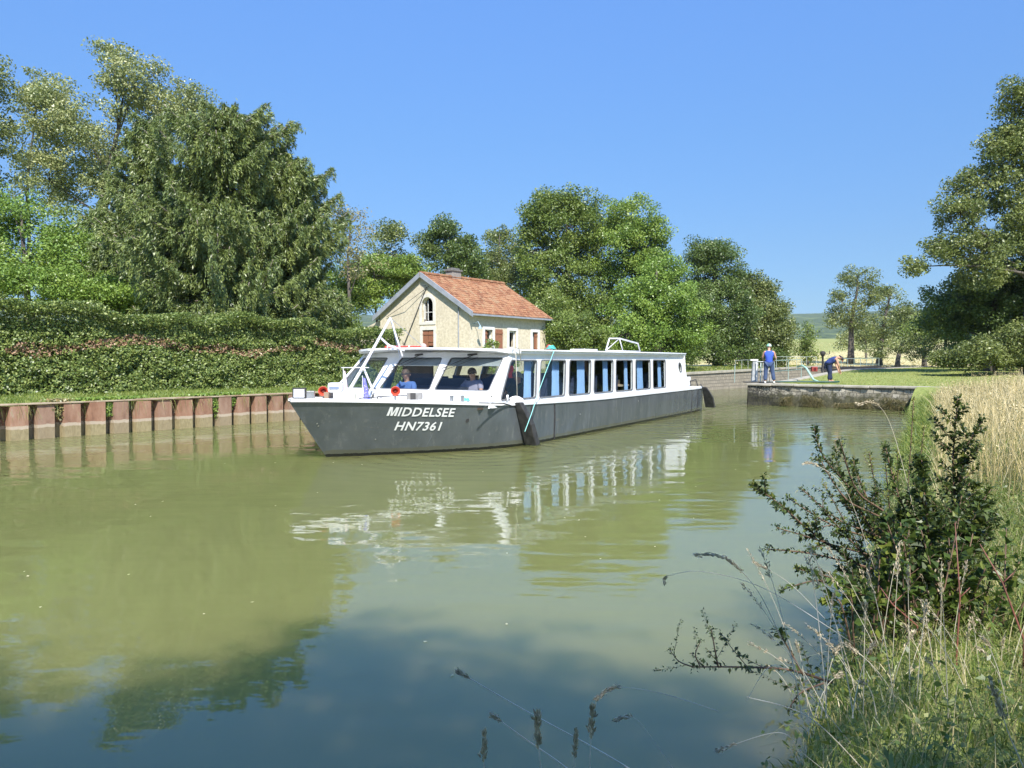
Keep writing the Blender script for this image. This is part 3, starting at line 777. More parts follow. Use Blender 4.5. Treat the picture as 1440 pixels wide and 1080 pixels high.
tr_ = nt.nodes.new('ShaderNodeBsdfTransparent'); tr_.inputs[0].default_value = (.80, .84, .83, 1)
gl = nt.nodes.new('ShaderNodeBsdfGlossy'); gl.inputs['Roughness'].default_value = .01
lw_ = nt.nodes.new('ShaderNodeLayerWeight'); lw_.inputs['Blend'].default_value = .5
mx = nt.nodes.new('ShaderNodeMixShader'); nt.links.new(mathn(nt, 'ADD', mathn(nt, 'MULTIPLY', mathn(nt, 'POWER', lw_.outputs['Facing'], 4.), .8), .04), mx.inputs[0]); nt.links.new(tr_.outputs[0], mx.inputs[1]); nt.links.new(gl.outputs[0], mx.inputs[2]); nt.links.new(mx.outputs[0], out.inputs[0]); GLASS = m
GASK = mat('grey_gasket', (.10, .105, .11), (.16, .16, .16), 4, .6)
for sgn in (-1, 1):
    fn = lambda u, vv, w_, s_=sgn: (u, s_*(2.38-.15*(vv-.95)-w_), vv)
    mb = MB(); mb.plate(outer, wins+[port], fn, .05); mb.build('cabin_wall', BWH, boat, bevel=.008)
    for w_ in wins+[port]:
        mb = MB(); mb.plate(inset(w_, -.018), [inset(w_, .014)], lambda u, vv, ww, f=fn: f(u, vv, ww-.014), .03); fr_ = mb.build('window', GASK, boat)
        mb = MB(); mb.plate(w_, [], lambda u, vv, ww, f=fn: f(u, vv, .022), 0); 
        n = len(w_); mb.v = mb.v[:n]; mb.f = [tuple(range(n))]; mb.build('pane', GLASS, fr_)
# wheelhouse facets
Bp = [(2.70, -2.33), (2.50, -.80), (2.50, .80), (2.70, 2.33)]
Tp = [(3.60, -2.19), (3.24, -.71), (3.24, .71), (3.60, 2.19)]
WZB, WZT = 1.27, 2.06
for i in range(3):
    def fn(u, vv, w_, i=i):
        q = (vv-WZB)/(WZT-WZB)
        a = Vector(Bp[i])*(1-q)+Vector(Tp[i])*q; b = Vector(Bp[i+1])*(1-q)+Vector(Tp[i+1])*q
        p = a.lerp(b, u); d = (b-a).normalized(); nn = Vector((d.y, -d.x)); nn = nn if nn.x > 0 else -nn
        return (p.x+nn.x*w_, p.y+nn.y*w_, vv)
    l, r_ = (.06, .92) if i == 0 else (.07, .93) if i == 1 else (.26, .94)
    lb, rb = (.07, .96) if i == 0 else (.03, .97) if i == 1 else (.14, .93)
    hole = round_poly([(lb, WZB+.03), (rb, WZB+.03), (r_, WZT-.02), (l, WZT-.02)], .05)
    mb = MB(); mb.plate(rect(0, 1.2, 1, 2.16), [hole], fn, .05); mb.build('windscreen_frame', BWH, boat)
    hin = [(p[0], p[1]) for p in hole]
    mb = MB(); mb.plate(hole, [inset(hole, .016)], lambda u, vv, w_, f=fn: f(u, vv, w_-.006), .04); fr_ = mb.build('window', GASK, boat)
    mb = MB(); mb.v = [fn(p[0], p[1], .02) for p in hole]; mb.f = [tuple(range(len(hole)))]; mb.build('pane', GLASS, fr_)
    if i < 2: mb = MB(); mb.plate([(l+.01, WZT-.03), (r_-.01, WZT-.03), (r_-.01+(rb-r_)*.28, WZT-.22), (l+.01+(lb-l)*.28, WZT-.22)], [], lambda u, vv, w_, f=fn: f(u, vv, w_+.05), .01); mb.build('sun_visor', mat('grey_visor', (.30, .32, .33), None, 3, .5), boat)
    # coaming below the windscreen
    f2 = lambda u, vv, w_, i=i: (*(Vector(Bp[i])+(Vector((-.0, 0)))).lerp(Vector(Bp[i+1]), u)[:], vv)
    mb = MB(); a, b = Vector(Bp[i])+Vector((-.08, 0)), Vector(Bp[i+1])+Vector((-.08, 0))
    mb.v = [(a.x-.04, a.y, .95), (b.x-.04, b.y, .95), (b.x, b.y, 1.225), (a.x, a.y, 1.225), (a.x+.35, a.y, 1.225), (b.x+.35, b.y, 1.225)]
    mb.f = [(0, 1, 2, 3), (3, 2, 5, 4)]; mb.build('coaming', BWH, boat)
mb = MB(); mb.plate(rect(-2.3, .87, 2.3, 2.16), [rect(-1.9, 1.2, -.7, 1.95), rect(.7, 1.2, 1.9, 1.95)], lambda u, vv, w_: (16.5-.25*(vv-.87)/1.29-.03-w_, u, vv), .04); mb.build('rear_wall', BWH, boat)
# roof
mb = MB(); half = [(0, 0), (2.84, 1.35), (3.03, 1.75), (3.3, 2.05), (3.55, 2.25)]+[(3.85+12.5*(i-1)/11, 2.29) for i in range(1, 13)]
ny = 9
for (x, hb) in half[1:]:
    for j in range(ny):
        y = -hb+2*hb*j/(ny-1)
        if x < 3.2:  # front edge follows the brow
            fx = x
        mb.v.append((x, y, 2.215+.06*(1-(y/2.3)**2)))
k0 = len(mb.v)
mb.v += [(x_, y_, z_-(.045 if x_ < 3.5 else .085)) for (x_, y_, z_) in mb.v]
nn_ = len(half)-1
for i in range(nn_-1):
    for j in range(ny-1):
        a_ = i*ny+j; mb.f.append((a_, a_+1, a_+ny+1, a_+ny)); mb.f.append((k0+a_, k0+a_+ny, k0+a_+ny+1, k0+a_+1))
    for j in (0, ny-1): a_ = i*ny+j; mb.f.append((a_, a_+ny, k0+a_+ny, k0+a_))
for i in (0, nn_-1):
    for j in range(ny-1): a_ = i*ny+j; mb.f.append((a_, a_+1, k0+a_+1, k0+a_))
roofb = mb.build('roof', BWH, boat)
mb = MB()
for sgn in (-1, 1): mb.tube([(4.0, sgn*2.31, 2.2), (16.3, sgn*2.31, 2.2)], .02, 6)
mb.build('drip_rail', BWH, roofb)
# inner dark lining: floor, seats
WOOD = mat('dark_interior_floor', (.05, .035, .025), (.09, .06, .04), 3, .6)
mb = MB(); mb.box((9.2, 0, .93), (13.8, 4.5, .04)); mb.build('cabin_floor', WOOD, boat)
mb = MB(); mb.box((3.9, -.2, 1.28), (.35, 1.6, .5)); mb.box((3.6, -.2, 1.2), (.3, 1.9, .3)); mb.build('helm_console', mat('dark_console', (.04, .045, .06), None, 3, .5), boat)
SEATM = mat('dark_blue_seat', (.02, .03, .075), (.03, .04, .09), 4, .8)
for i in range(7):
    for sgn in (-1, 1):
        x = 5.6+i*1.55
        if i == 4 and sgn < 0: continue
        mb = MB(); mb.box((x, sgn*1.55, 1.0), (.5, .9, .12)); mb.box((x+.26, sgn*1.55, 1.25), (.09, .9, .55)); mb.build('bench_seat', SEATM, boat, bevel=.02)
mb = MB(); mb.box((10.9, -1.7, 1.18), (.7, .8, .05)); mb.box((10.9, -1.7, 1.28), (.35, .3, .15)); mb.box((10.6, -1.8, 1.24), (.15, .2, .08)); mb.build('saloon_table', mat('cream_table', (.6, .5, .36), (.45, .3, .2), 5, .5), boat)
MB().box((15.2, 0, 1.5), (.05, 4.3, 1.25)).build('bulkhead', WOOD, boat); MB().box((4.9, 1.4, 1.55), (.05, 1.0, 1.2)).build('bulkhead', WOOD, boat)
# curtains
CURT = mat('blue_curtain', (.28, .44, .70), (.23, .38, .62), 5, .9, vec=(3, 1, .2))
def curtain(x0_, x1_, sgn=-1, lean=.3):
    mb = MB(); n = 26; nzz = 5
    for i in range(n+1):
        q = i/n; wv_ = .028*math.sin(q*math.pi*2*5.2)+.01*math.sin(q*31)
        for j in range(nzz+1):
            z = 1.0+1.03*j/nzz; pin = 1-.12*math.sin(math.pi*j/nzz)
            mb.v.append((x0_+(x1_-x0_)*(.5+(q-.5)*pin)+lean*j/nzz, sgn*(2.24-.15*(z-.95)-.03+wv_), z))
    for i in range(n):
        for j in range(nzz): a_ = i*(nzz+1)+j; mb.f.append((a_, a_+1, a_+nzz+2, a_+nzz+1))
    mb.build('curtain', CURT, boat, smooth=True)
for a, b in ((4.28, 4.62), (5.72, 6.12), (7.2, 7.68), (7.98, 8.32), (8.95, 9.28), (10.6, 10.82), (11.65, 12.15), (13.62, 13.9)): curtain(a, b)
for a, b in ((4.3, 4.6), (9.0, 9.25), (13.5, 13.9)): curtain(a, b, 1)
# wipers
for i, (u0, u1) in ((0, (.55, .98)), (1, (.55, .98))):
    mb = MB()
    def F(u, z, i=i):
        q = (z-WZB)/(WZT-WZB); a = Vector(Bp[i])*(1-q)+Vector(Tp[i])*q; b = Vector(Bp[i+1])*(1-q)+Vector(Tp[i+1])*q; p = a.lerp(b, u); return (p.x-.035, p.y, z)
    mb.tube([F(u0, 2.10), F(u1, 1.78)], .009, 5); mb.tube([F(u0-.08, 2.04), F(u1-.02, 1.72)], .007, 5); mb.tube([F(u0-.05, 2.12), F(u0+.1, 2.1)], .022, 6); mb.build('wiper', BLK, boat)
# gantry frame at the bow
WT = mat('white_tube', (.74, .73, .73), (.6, .58, .6), 8, .45)
def bp(px, py, nr):
    """boat-local point seen at a photo pixel, lying in the vertical plane local y = -nr"""
    d = ray(px, py); rot = Matrix.Rotation(-BROT, 3, 'Z'); dl = rot@d; c0 = rot@(Vector((0, 0, CAMZ))-Vector(BO))
    t_ = (-nr-c0.y)/dl.y; return tuple(c0+dl*t_)
mb = MB()
yl = -.55
A0 = bp(484, 561, yl); A1 = bp(549, 447, yl+.2); A2 = bp(566, 501, yl+.7)
mb.tube([A0, bp(517, 505, yl+.1), A1], [.042, .035, .025], 8); mb.tube([A1, A2], .022, 8)
mb.tube([bp(534, 474, yl+.1), bp(547, 486, yl+.4), bp(569, 493, yl+.7)], .028, 8)
mb.tube([bp(510, 514, yl+.05), bp(524, 548, yl+.5)], .025, 8); mb.tube([bp(480, 517, yl-.2), bp(519, 517, yl+.3)], .012, 6)
mb.tube([bp(524, 548, yl+.5), bp(537, 560, yl+.6)], .03, 8)
mb.build('bow_gantry', WT, boat, smooth=True)
mb = MB(); mb.tube([A1, bp(563, 505, .4)], .006, 4); mb.tube([A1, bp(600, 492, .2)], .006, 4); mb.build('stay_wire', STEEL, boat)
# deck fittings
def onb(px, py, nr=None, z=None):
    """boat-local point on a plane z (world height)"""
    p = atz(px, py, z); rot = Matrix.Rotation(-BROT, 3, 'Z'); return rot@(p-Vector(BO))
def onb2(px, py, z, m=.24):
    c_ = onb(px, py, z=z)
    for _ in range(4): c_ = Vector(bp(px, py, min(-c_.y, bhalf(c_.x, 1.)-m)))
    return c_
def horn(px, py, z, r):
    c_ = onb2(px, py, z); M_ = Vector((-.75, -.66, .05)).to_track_quat('Z', 'Y').to_matrix()
    mb = MB(); mb.lathe([(r*.25, -.28), (r*.35, -.16), (r*.6, -.06), (r*.95, .03), (r*1.03, .04), (r*.9, .03), (r*.45, -.07), (.001, -.12)], c_, 22, M_); h_ = mb.build('horn', ORG, boat, smooth=True)
    mb = MB(); mb.lathe([(r*.4, -.065), (r*.3, -.05), (.001, -.045)], c_, 12, M_); mb.build('horn_driver', mat('dark_red', (.16, .03, .02), None, 4, .5), h_)
    mb = MB(); b_ = c_+M_@Vector((0, 0, -.15)); mb.tube([b_, (b_.x, b_.y, zd(b_.x))], .02, 6); mb.build('horn_bracket', STEEL, h_)
horn(454.5, 550, 1.34, .098); horn(556, 550, 1.33, .098)
def obox(px, py, z, d, mat_, name, rz=0, bevel=.006):
    c_ = onb2(px, py, z, .3); mb = MB(); mb.box((c_.x, c_.y, c_.z), d, rz); return mb.build(name, mat_, boat, bevel=bevel), c_
LCD = mat('pale_lens', (.55, .58, .62), (.7, .7, .68), 3, .2)
tc = -(BROT-math.pi/2)
o, c_ = obox(421, 553, 1.335, (.06, .27, .22), BLK, 'floodlight', .6); mb = MB(); mb.box((c_.x-.03, c_.y-.022, c_.z), (.02, .21, .165), .6); mb.build('lens', LCD, o)
o, c_ = obox(437, 555, 1.30, (.1, .15, .15), STEEL, 'electrical_box', .6)
o, c_ = obox(472, 545, 1.42, (.2, .30, .20), WHITEP, 'battery_lamp', .5, .05); mb = MB(); mb.box((c_.x-.10, c_.y-.05, c_.z), (.012, .2, .05), .5); mb.build('lamp_stripe', mat('blue_grey_stripe', (.2, .25, .35), None, 3, .5), o)
obox(462, 556, 1.25, (.18, .14, .14), mat('brown_box', (.28, .20, .14), None, 5, .8), 'deck_locker', .4)
obox(493, 558, 1.24, (.12, .22, .12), mat('cream_plastic', (.66, .62, .48), None, 5, .6), 'deck_vent', .4)
o, c_ = obox(583, 557, 1.20, (.2, .34, .15), mat('galvanised', (.32, .32, .31), (.22, .21, .2), 7, .6, metal=.3), 'anchor_winch', .7); mb = MB(); mb.box((c_.x-.12, c_.y-.05, c_.z), (.06, .11, .14), .7); mb.build('winch_motor', BLK, o)
mb = MB(); c_ = onb2(559, 562, 1.22); mb.lathe([(.05, 0), (.055, .03), (.03, .07), (.001, .08)], c_, 14, Vector((-.75, -.66, .05)).to_track_quat('Z', 'Y').to_matrix()); mb.build('deck_camera', WHITEP, boat)
for px in (635, 642, 650, 657):
    c_ = onb2(px, 567, 1.05, .22); c_.y += .12 if px in (642, 657) else 0
    mb = MB(); zt_ = 1.21; mb.lathe([(.038, 1.0), (.038, zt_-.015), (.047, zt_-.015), (.047, zt_), (.001, zt_+.005)], (c_.x, c_.y, 0), 14); mb.build('mooring_bollard', STEEL, boat)
mb = MB(); p0 = onb2(505, 565, 1.16); p1 = onb2(590, 567, 1.16); mb.tube([(p0.x, p0.y, 1.19), ((p0.x+p1.x)/2, (p0.y+p1.y)/2+.02, 1.2), (p1.x, p1.y+.05, 1.18)], .012, 6); mb.build('deck_hose', BLK, boat, smooth=True)
for dx in (0, .14):
    mb = MB(); mb.tube([bp(516+dx*60, 560, -.1), bp(519+dx*60, 545, -.1), bp(524+dx*60, 556, -.1), bp(521+dx*60, 563, -.1)], .012, 6); mb.build('deck_hoop', BLK, boat, smooth=True)
# white dome and post by the first side window, thin guard wires
mb = MB(); c_ = (3.55, -2.42, 1.02); mb.lathe([(.20, 0), (.17, .08), (.08, .13), (.001, .145)], c_, 16); mb.box((3.2, -2.41, 1.13), (.05, .03, .14)); mb.build('vent_cowl', WHITEP, boat, smooth=True)
mb = MB(); mb.tube([(3.55, -2.46, 1.1), (3.52, -2.44, 2.1), (3.62, -2.3, 2.29), (3.8, -2.36, 2.24), (3.86, -2.40, 1.85)], .010, 6); mb.build('cable_loop', mat('beige_cord', (.55, .50, .4), None, 4, .8), boat, smooth=True)
# stern gear
mb = MB(); mb.box((17.5, -1.9, 1.06), (.35, .3, .28)); mb.box((17.65, -2.0, 1.24), (.12, .12, .14)); mb.build('outboard_winch', WHITEP, boat, bevel=.02)
mb = MB(); mb.tube([(17.3, -2.2, .95), (17.35, -2.15, 1.15), (17.9, -2.2, 1.2), (18.0, -2.25, .95)], .02, 6); mb.build('stern_hoop', BLK, boat)

# things carried by the boat (their own top-level objects)
def w2(p): return Matrix.Translation(BO)@Matrix.Rotation(BROT, 4, 'Z')@Vector(p)
def bthing(name, p, label, cat, group=None, rz=0): return empty(name, w2(p), BROT+rz, label, cat, group)
# life rafts
OB = []
for i, x in enumerate((552, 568, 582)):
    p = w2(tuple(onb(x, 489.5, z=2.30)))
    lab = ('leftmost of three orange life jackets lying on the boat roof', 'middle of three orange life jackets lying on the boat roof', 'rightmost of three orange life jackets lying on the boat roof')[i]
    t_ = empty('life_jacket', (p.x, p.y, 2.275), BROT, lab, 'life jacket', 'orange life jackets on the boat roof')
    mb = MB(); mb.box((0, 0, .045), (.42, .24, .08)); b_ = mb.build('foam_panel', ORG, t_, bevel=.03)
    mb = MB(); mb.box((0, .0, .05), (.43, .035, .085)); mb.build('strap', WHITEP, t_)
p = w2(tuple(onb(595.5, 488, z=2.33))); mb = MB(); mb.lathe([(.001, 0), (.06, .015), (.085, .07), (.075, .12), (.03, .15), (.001, .155)], (0, 0, 0), 16)
o = mb.build('buoy', mat('faded_pink_plastic', (.6, .42, .38), (.5, .35, .3), 5, .6), smooth=True); o.location = (p.x, p.y, 2.275); tag(o, 'small faded pink ball buoy at the end of the orange life jackets', 'buoy')
# mesh covered frame on the roof
t_ = bthing('folding_frame', (0, 0, 0), 'white tubular frame with a mesh cover standing on the boat roof', 'frame')
mb = MB()
for nr in (.9, .2):
    a = bp(852, 493, nr); b = bp(857, 476, nr); c_ = bp(871, 476, nr); d_ = bp(897, 483, nr); e_ = bp(900, 494, nr)
    mb.tube([a, b, c_, d_, e_], .028, 6); mb.tube([c_, bp(876, 494, nr)], .022, 6); mb.tube([a, e_], .02, 6); mb.tube([a, c_], .015, 6)
mb.tube([bp(857, 476, .9), bp(857, 476, .2)], .02, 6); mb.tube([bp(897, 483, .9), bp(897, 483, .2)], .02, 6)
mb.build('tube_frame', WT, t_, smooth=True)
a, b, c_, d_ = [Vector(bp(x, y, n)) for (x, y, n) in ((857, 475.5, .9), (857, 475.5, .2), (897, 482.5, .2), (897, 482.5, .9))]
mb = MB(); 
for i in range(22):
    q = i/22; q2 = (i+.6)/22; mb.v += [tuple(a.lerp(d_, q)+Vector((0, 0, .02))), tuple(b.lerp(c_, q)+Vector((0, 0, .02))), tuple(b.lerp(c_, q2)+Vector((0, 0, .02))), tuple(a.lerp(d_, q2)+Vector((0, 0, .02)))]; k = 4*i; mb.f.append((k, k+1, k+2, k+3))
mb.build('mesh_cover', mat('grey_mesh', (.35, .36, .37), None, 6, .7), t_)
p = Vector(w2(bp(862, 492, 1.2))); mb = MB(); mb.box((0, 0, .03), (.9, .5, .05)); o = mb.build('roof_hatch', BWH, boat, bevel=.01); o.location = (9.8, -1.2, 2.25)
# rope from the roof
t1 = bp(775, 491, 2.2)
pts = [w2(bp(776, 491, 1.9)), w2(bp(779, 494, 2.33)), w2(bp(768, 522, 2.5)), w2(bp(757, 552, 2.66)), w2(bp(747, 583, 2.8)), w2(bp(738, 607, 2.9))]
mb = MB(); mb.tube(pts, .0095, 6); o = mb.build('mooring_rope', mat('pale_teal_rope', (.22, .55, .50), (.30, .60, .56), 30, .8), smooth=True); tag(o, 'pale teal rope hanging from the boat roof down over its grey side', 'rope', )
mb = MB()
for i in range(5): 
    r_ = .13-.012*i; mb.tube([(r_*math.cos(a_/10*2*math.pi)+.02*math.sin(i*3), r_*.7*math.sin(a_/10*2*math.pi), .012+.012*i+.01*math.sin(a_*2+i)) for a_ in range(11)], .009, 5)
o = mb.build('rope_coil', TEAL, smooth=True); o.location = w2((*onb2(655, 568, 1.05, .3)[:2], zd(2.0)+.03)); o.rotation_euler = (0, 0, BROT); tag(o, 'coiled teal rope lying by the steel bollards on the bow deck', 'rope coil')
mb = MB()
for i in range(4): r_ = .12-.018*i; mb.tube([(r_*math.cos(a_/10*2*math.pi), r_*math.sin(a_/10*2*math.pi), .02+.022*i+.012*math.sin(a_*1.9+i)) for a_ in range(11)], .010, 5)
o = mb.build('rope_coil', TEAL, smooth=True); o.location = w2((*bp(775, 491, 1.9)[:2], 2.26)); tag(o, 'small coil of teal rope lying on the cabin roof edge', 'rope coil')
mb = MB(); mb.lathe([(.001, 0), (.08, .02), (.1, .09), (.06, .16), (.001, .18)], (0, 0, 0), 14); o = mb.build('float', mat('dull_red', (.4, .06, .04), None, 4, .6), smooth=True); o.location = w2((*bp(772, 487, .3)[:2], 2.27)); tag(o, 'dull red round float lying on the boat roof beside the teal coil', 'float')
# fenders: rubber slabs hung on the hull
def fender(x, lean, outw, along, zt_, zb_, label):
    t_ = bthing('rubber_fender', (x, 0, 0), label, 'fender', 'black rubber fenders hung on the hull')
    mb = MB(); y0 = -bhalf(x, .6)
    n = 7
    for i in range(n):
        q = i/(n-1); z = zt_+(zb_-zt_)*q; xx = lean*q**1.1; o_ = outw*(.55+.55*min(1, q*2.2)); w_ = along*(.9+.2*q)
        mb.v += [(xx-w_/2, y0-.03, z), (xx+w_/2, y0-.03, z), (xx+w_/2, y0-o_, z), (xx-w_/2, y0-o_, z)]
    for i in range(n-1):
        for j in range(4): a_ = i*4+j; b_ = i*4+(j+1) % 4; mb.f.append((a_, b_, b_+4, a_+4))
    mb.f += [(0, 1, 2, 3), tuple((n-1)*4+j for j in (3, 2, 1, 0))]
    mb.build('rubber_slab', BLK, t_, bevel=.02)
    mb = MB(); mb.tube([(-.05, y0-.02, zt_-.1), (-.55, y0-.01, zt_+.0), (-1.4, y0+.06, zd(x-1.4)+.03)], .014, 6); mb.tube([(0, y0-.05, zt_-.02), (.05, y0+.06, zt_+.1)], .02, 6); mb.build('lanyard', BLK, t_)
fender(3.42, .50, .30, .20, 1.03, .02, 'black rubber slab fender hung amidships beside the teal rope')
fender(17.9, .5, .36, .14, .92, .1, 'black rubber slab fender hung at the stern corner')
# flags
def flag(px, py0, py1, nr, wpx, c1, c2, label):
    a = Vector(bp(px, py0, nr)); b = Vector(bp(px, py1, nr)); t_ = empty('flag', w2(tuple(b)), BROT, label, 'flag'); H = a.z-b.z
    mb = MB(); mb.tube([(0, 0, -.12), (0, 0, H+.03)], .008, 6); mb.build('pole', WT, t_)
    mb = MB(); n, mm = 10, 6; wd = wpx*(15.5/1080)
    for i in range(n+1):
        for j in range(mm+1):
            q = i/n; r_ = j/mm; ww = wd*(.25+.75*q); mb.v.append((.01+.35*ww*r_+.03*math.sin(r_*9+q*2), -ww*r_*.9+.02*math.sin(r_*7), H*(1-q)-.04*r_))
    for i in range(n):
        for j in range(mm): a_ = i*(mm+1)+j; mb.f.append((a_, a_+1, a_+mm+2, a_+mm+1))
    mb.build('cloth', mat('cloth_'+label[:6].strip().replace(' ', '_'), c1, c2, 9, .9, lo=.45, hi=.55), t_, smooth=True)
    return t_, H, wd
flag(483, 520, 552, -.45, 7, (.7, .45, .45), (.75, .7, .7), 'faded pink and white flag hanging limp at the bow')
t_, H, wd = flag(510, 530, 560, -.1, 13, (.16, .16, .55), (.22, .22, .62), 'blue flag with small yellow stars hanging limp at the bow')
mb = MB()
for i in range(7):
    a_ = i/7*2*math.pi; c_ = Vector((-.0+.03, -wd*.5-.045*math.cos(a_), H*.42+.085*math.sin(a_)))
    k = len(mb.v); mb.v += [tuple(c_+Vector((-.06, -.0, 0))+Vector((0, math.sin(j*math.pi*2/10)*(.016 if j % 2 == 0 else .007), math.cos(j*math.pi*2/10)*(.016 if j % 2 == 0 else .007)))) for j in range(10)]; mb.f.append(tuple(range(k, k+10)))
mb.build('star', mat('yellow_star', (.75, .6, .12), None, 3, .7), t_)
# ------------------------------------------------------------------ people
def skin(name, vs, es, m, parent, sub=2):
    me = bpy.data.meshes.new(name); me.from_pydata([v[:3] for v in vs], es, [])
    o = bpy.data.objects.new(name, me); COL.objects.link(o)
    mo = o.modifiers.new('s', 'SKIN'); mo.use_smooth_shade = True
    for i, v in enumerate(vs):
        r = v[3]; me.skin_vertices[0].data[i].radius = (r if isinstance(r, (int, float)) else r[0], r if isinstance(r, (int, float)) else r[1])
    me.skin_vertices[0].data[0].use_root = True
    sb = o.modifiers.new('u', 'SUBSURF'); sb.levels = sub; sb.render_levels = sub
    dg = bpy.context.evaluated_depsgraph_get(); m2 = bpy.data.meshes.new_from_object(o.evaluated_get(dg))
    bpy.data.objects.remove(o); m2.name = name
    m2.polygons.foreach_set('use_smooth', [True]*len(m2.polygons))
    m2.materials.clear()
    return link(name, m2, m, parent)
SKINM = mat('skin', (.52, .29, .19), (.46, .25, .16), 6, .55)
HAIR = mat('dark_hair', (.04, .03, .025), (.07, .05, .04), 20, .7)
def person(name_loc, rz, J, label, shirt, trousers=None, sleeves=False, cap=None, glasses=False, legs=True, shoes=None, peak=None):
    root = empty('person', name_loc, rz, label, 'person')
    V_ = Vector
    def P(k): return V_(J[k])
    vs = []; es = []; ix = {}
    def av(k, p, r): ix[k] = len(vs); vs.append((*p, r)); return ix[k]
    def ed(a, b): es.append((ix[a], ix[b]))
    av('pel', P('pel'), .125); av('spn', P('pel').lerp(P('chest'), .5), .115); av('chest', P('chest'), .135); ed('pel', 'spn'); ed('spn', 'chest')
    av('neck', P('neck'), .055); ed('chest', 'neck'); hd = P('head'); nk = P('neck'); up = (hd-nk).normalized()
    av('jaw', hd-up*.055, .075); av('head', hd+up*.02, .098); av('crown', hd+up*.09, .075); ed('neck', 'jaw'); ed('jaw', 'head'); ed('head', 'crown')
    fw = V_(J['face']).normalized(); av('nose', hd+fw*.112-up*.02, .014); ed('head', 'nose')
    for s_ in 'LR':
        av('sh'+s_, P('sh'+s_), .062); ed('chest', 'sh'+s_)
        av('el'+s_, P('el'+s_), .042); ed('sh'+s_, 'el'+s_)
        av('wr'+s_, P('wr'+s_), .028); ed('el'+s_, 'wr'+s_)
        d = (P('wr'+s_)-P('el'+s_)).normalized(); pm = P('wr'+s_)+d*.07; av('pm'+s_, pm, .034); ed('wr'+s_, 'pm'+s_)
        side = d.cross(fw); side = side.normalized() if side.length > .05 else V_((1, 0, 0)); cu = side.cross(d).normalized()
        for f_, (o_, L) in enumerate(((-.030, .062), (-.010, .072), (.011, .068), (.030, .052))):
            a = pm+d*.035+side*o_; b = a+d*L*.55+cu*.012; c_ = b+d*L*.3+cu*.03
            av(f'f{s_}{f_}', a, .010); av(f'g{s_}{f_}', b, .009); av(f'h{s_}{f_}', c_, .007); ed('pm'+s_, f'f{s_}{f_}'); ed(f'f{s_}{f_}', f'g{s_}{f_}'); ed(f'g{s_}{f_}', f'h{s_}{f_}')
        th = P('wr'+s_)+d*.035-side*.035+cu*.01; av('t'+s_, th, .011); av('u'+s_, th+d*.035-side*.018+cu*.015, .009); ed('wr'+s_, 't'+s_); ed('t'+s_, 'u'+s_)
        if legs:
            av('hp'+s_, P('hp'+s_), .095); av('kn'+s_, P('kn'+s_), .06); av('an'+s_, P('an'+s_), .042); ed('pel', 'hp'+s_); ed('hp'+s_, 'kn'+s_); ed('kn'+s_, 'an'+s_)
            tf = V_(J.get('toe', J['face'])); tf.z = 0; tf.normalize(); av('to'+s_, P('an'+s_)+tf*.15+V_((0, 0, -.05)), .035); ed('an'+s_, 'to'+s_)
    skin('body', vs, es, SKINM, root)
    # shirt
    vs = []; es = []; ix = {}
    dn = (P('pel')-P('chest')).normalized(); av('hem', P('pel')+dn*.09, .172); av('pel', P('pel').lerp(P('chest'), .2), .168); ed('hem', 'pel'); av('spn', P('pel').lerp(P('chest'), .55), .168); av('chest', P('chest'), .178); av('nk', P('chest').lerp(P('neck'), .6), .09); ed('pel', 'spn'); ed('spn', 'chest'); ed('chest', 'nk')
    for s_ in 'LR':
        av('sh'+s_, P('sh'+s_), .078 if sleeves else .07); ed('chest', 'sh'+s_)
        if sleeves: av('sl'+s_, P('sh'+s_).lerp(P('el'+s_), .7), .068); ed('sh'+s_, 'sl'+s_)
    skin('shirt', vs, es, shirt, root)
    if legs and trousers:
        vs = []; es = []; ix = {}
        av('pel', P('pel'), .160)
        for s_ in 'LR':
            av('hp'+s_, P('hp'+s_), .125); av('kn'+s_, P('kn'+s_), .095); av('an'+s_, P('an'+s_)+V_((0, 0, .02)), .082); ed('pel', 'hp'+s_); ed('hp'+s_, 'kn'+s_); ed('kn'+s_, 'an'+s_)
        skin('trousers', vs, es, trousers, root)
        tf = V_(J.get('toe', J['face'])); tf.z = 0; tf.normalize()
        for s_ in 'LR':
            a = P('an'+s_); skin('shoe', [(*(a-tf*.05+V_((0, 0, -.05))), .05), (*(a+tf*.07+V_((0, 0, -.055))), .048), (*(a+tf*.17+V_((0, 0, -.065))), .035)], [(0, 1), (1, 2)], shoes or WHITEP, root)
    up3 = up; rg = up3.cross(fw).normalized()
    M_ = Matrix((rg, fw, up3)).transposed()
    cm = cap or HAIR; mb = MB()
    rings = 7; k = 16
    for i in range(rings+1):
        a_ = i/rings*math.pi*.5
        for j in range(k):
            b_ = 2*math.pi*j/k; zz = (.125*math.sin(a_)+.02-(.05*max(0, -math.sin(b_)) if i == 0 else 0)); rr = .112*math.cos(a_)
            mb.v.append(tuple(M_@V_((rr*math.cos(b_), rr*1.12*math.sin(b_)-.008, zz))+hd))
    for i in range(rings):
        for j in range(k): a_ = i*k+j; b_ = i*k+(j+1) % k; mb.f.append((a_, b_, b_+k, a_+k))
    cp = mb.build('cap' if cap else 'hair', cm, root, smooth=True)
    if peak:
        mb = MB(); mb.v = [tuple(M_@V_((x, y, z))+hd) for (x, y, z) in ((-.08, .09, .03), (.08, .09, .03), (.065, .19, .015), (-.065, .19, .015), (-.08, .09, .04), (.08, .09, .04), (.065, .19, .025), (-.065, .19, .025))]
        mb.f = [(0, 1, 2, 3), (4, 7, 6, 5), (0, 4, 5, 1), (1, 5, 6, 2), (2, 6, 7, 3), (3, 7, 4, 0)]; mb.build('peak', peak, cp)
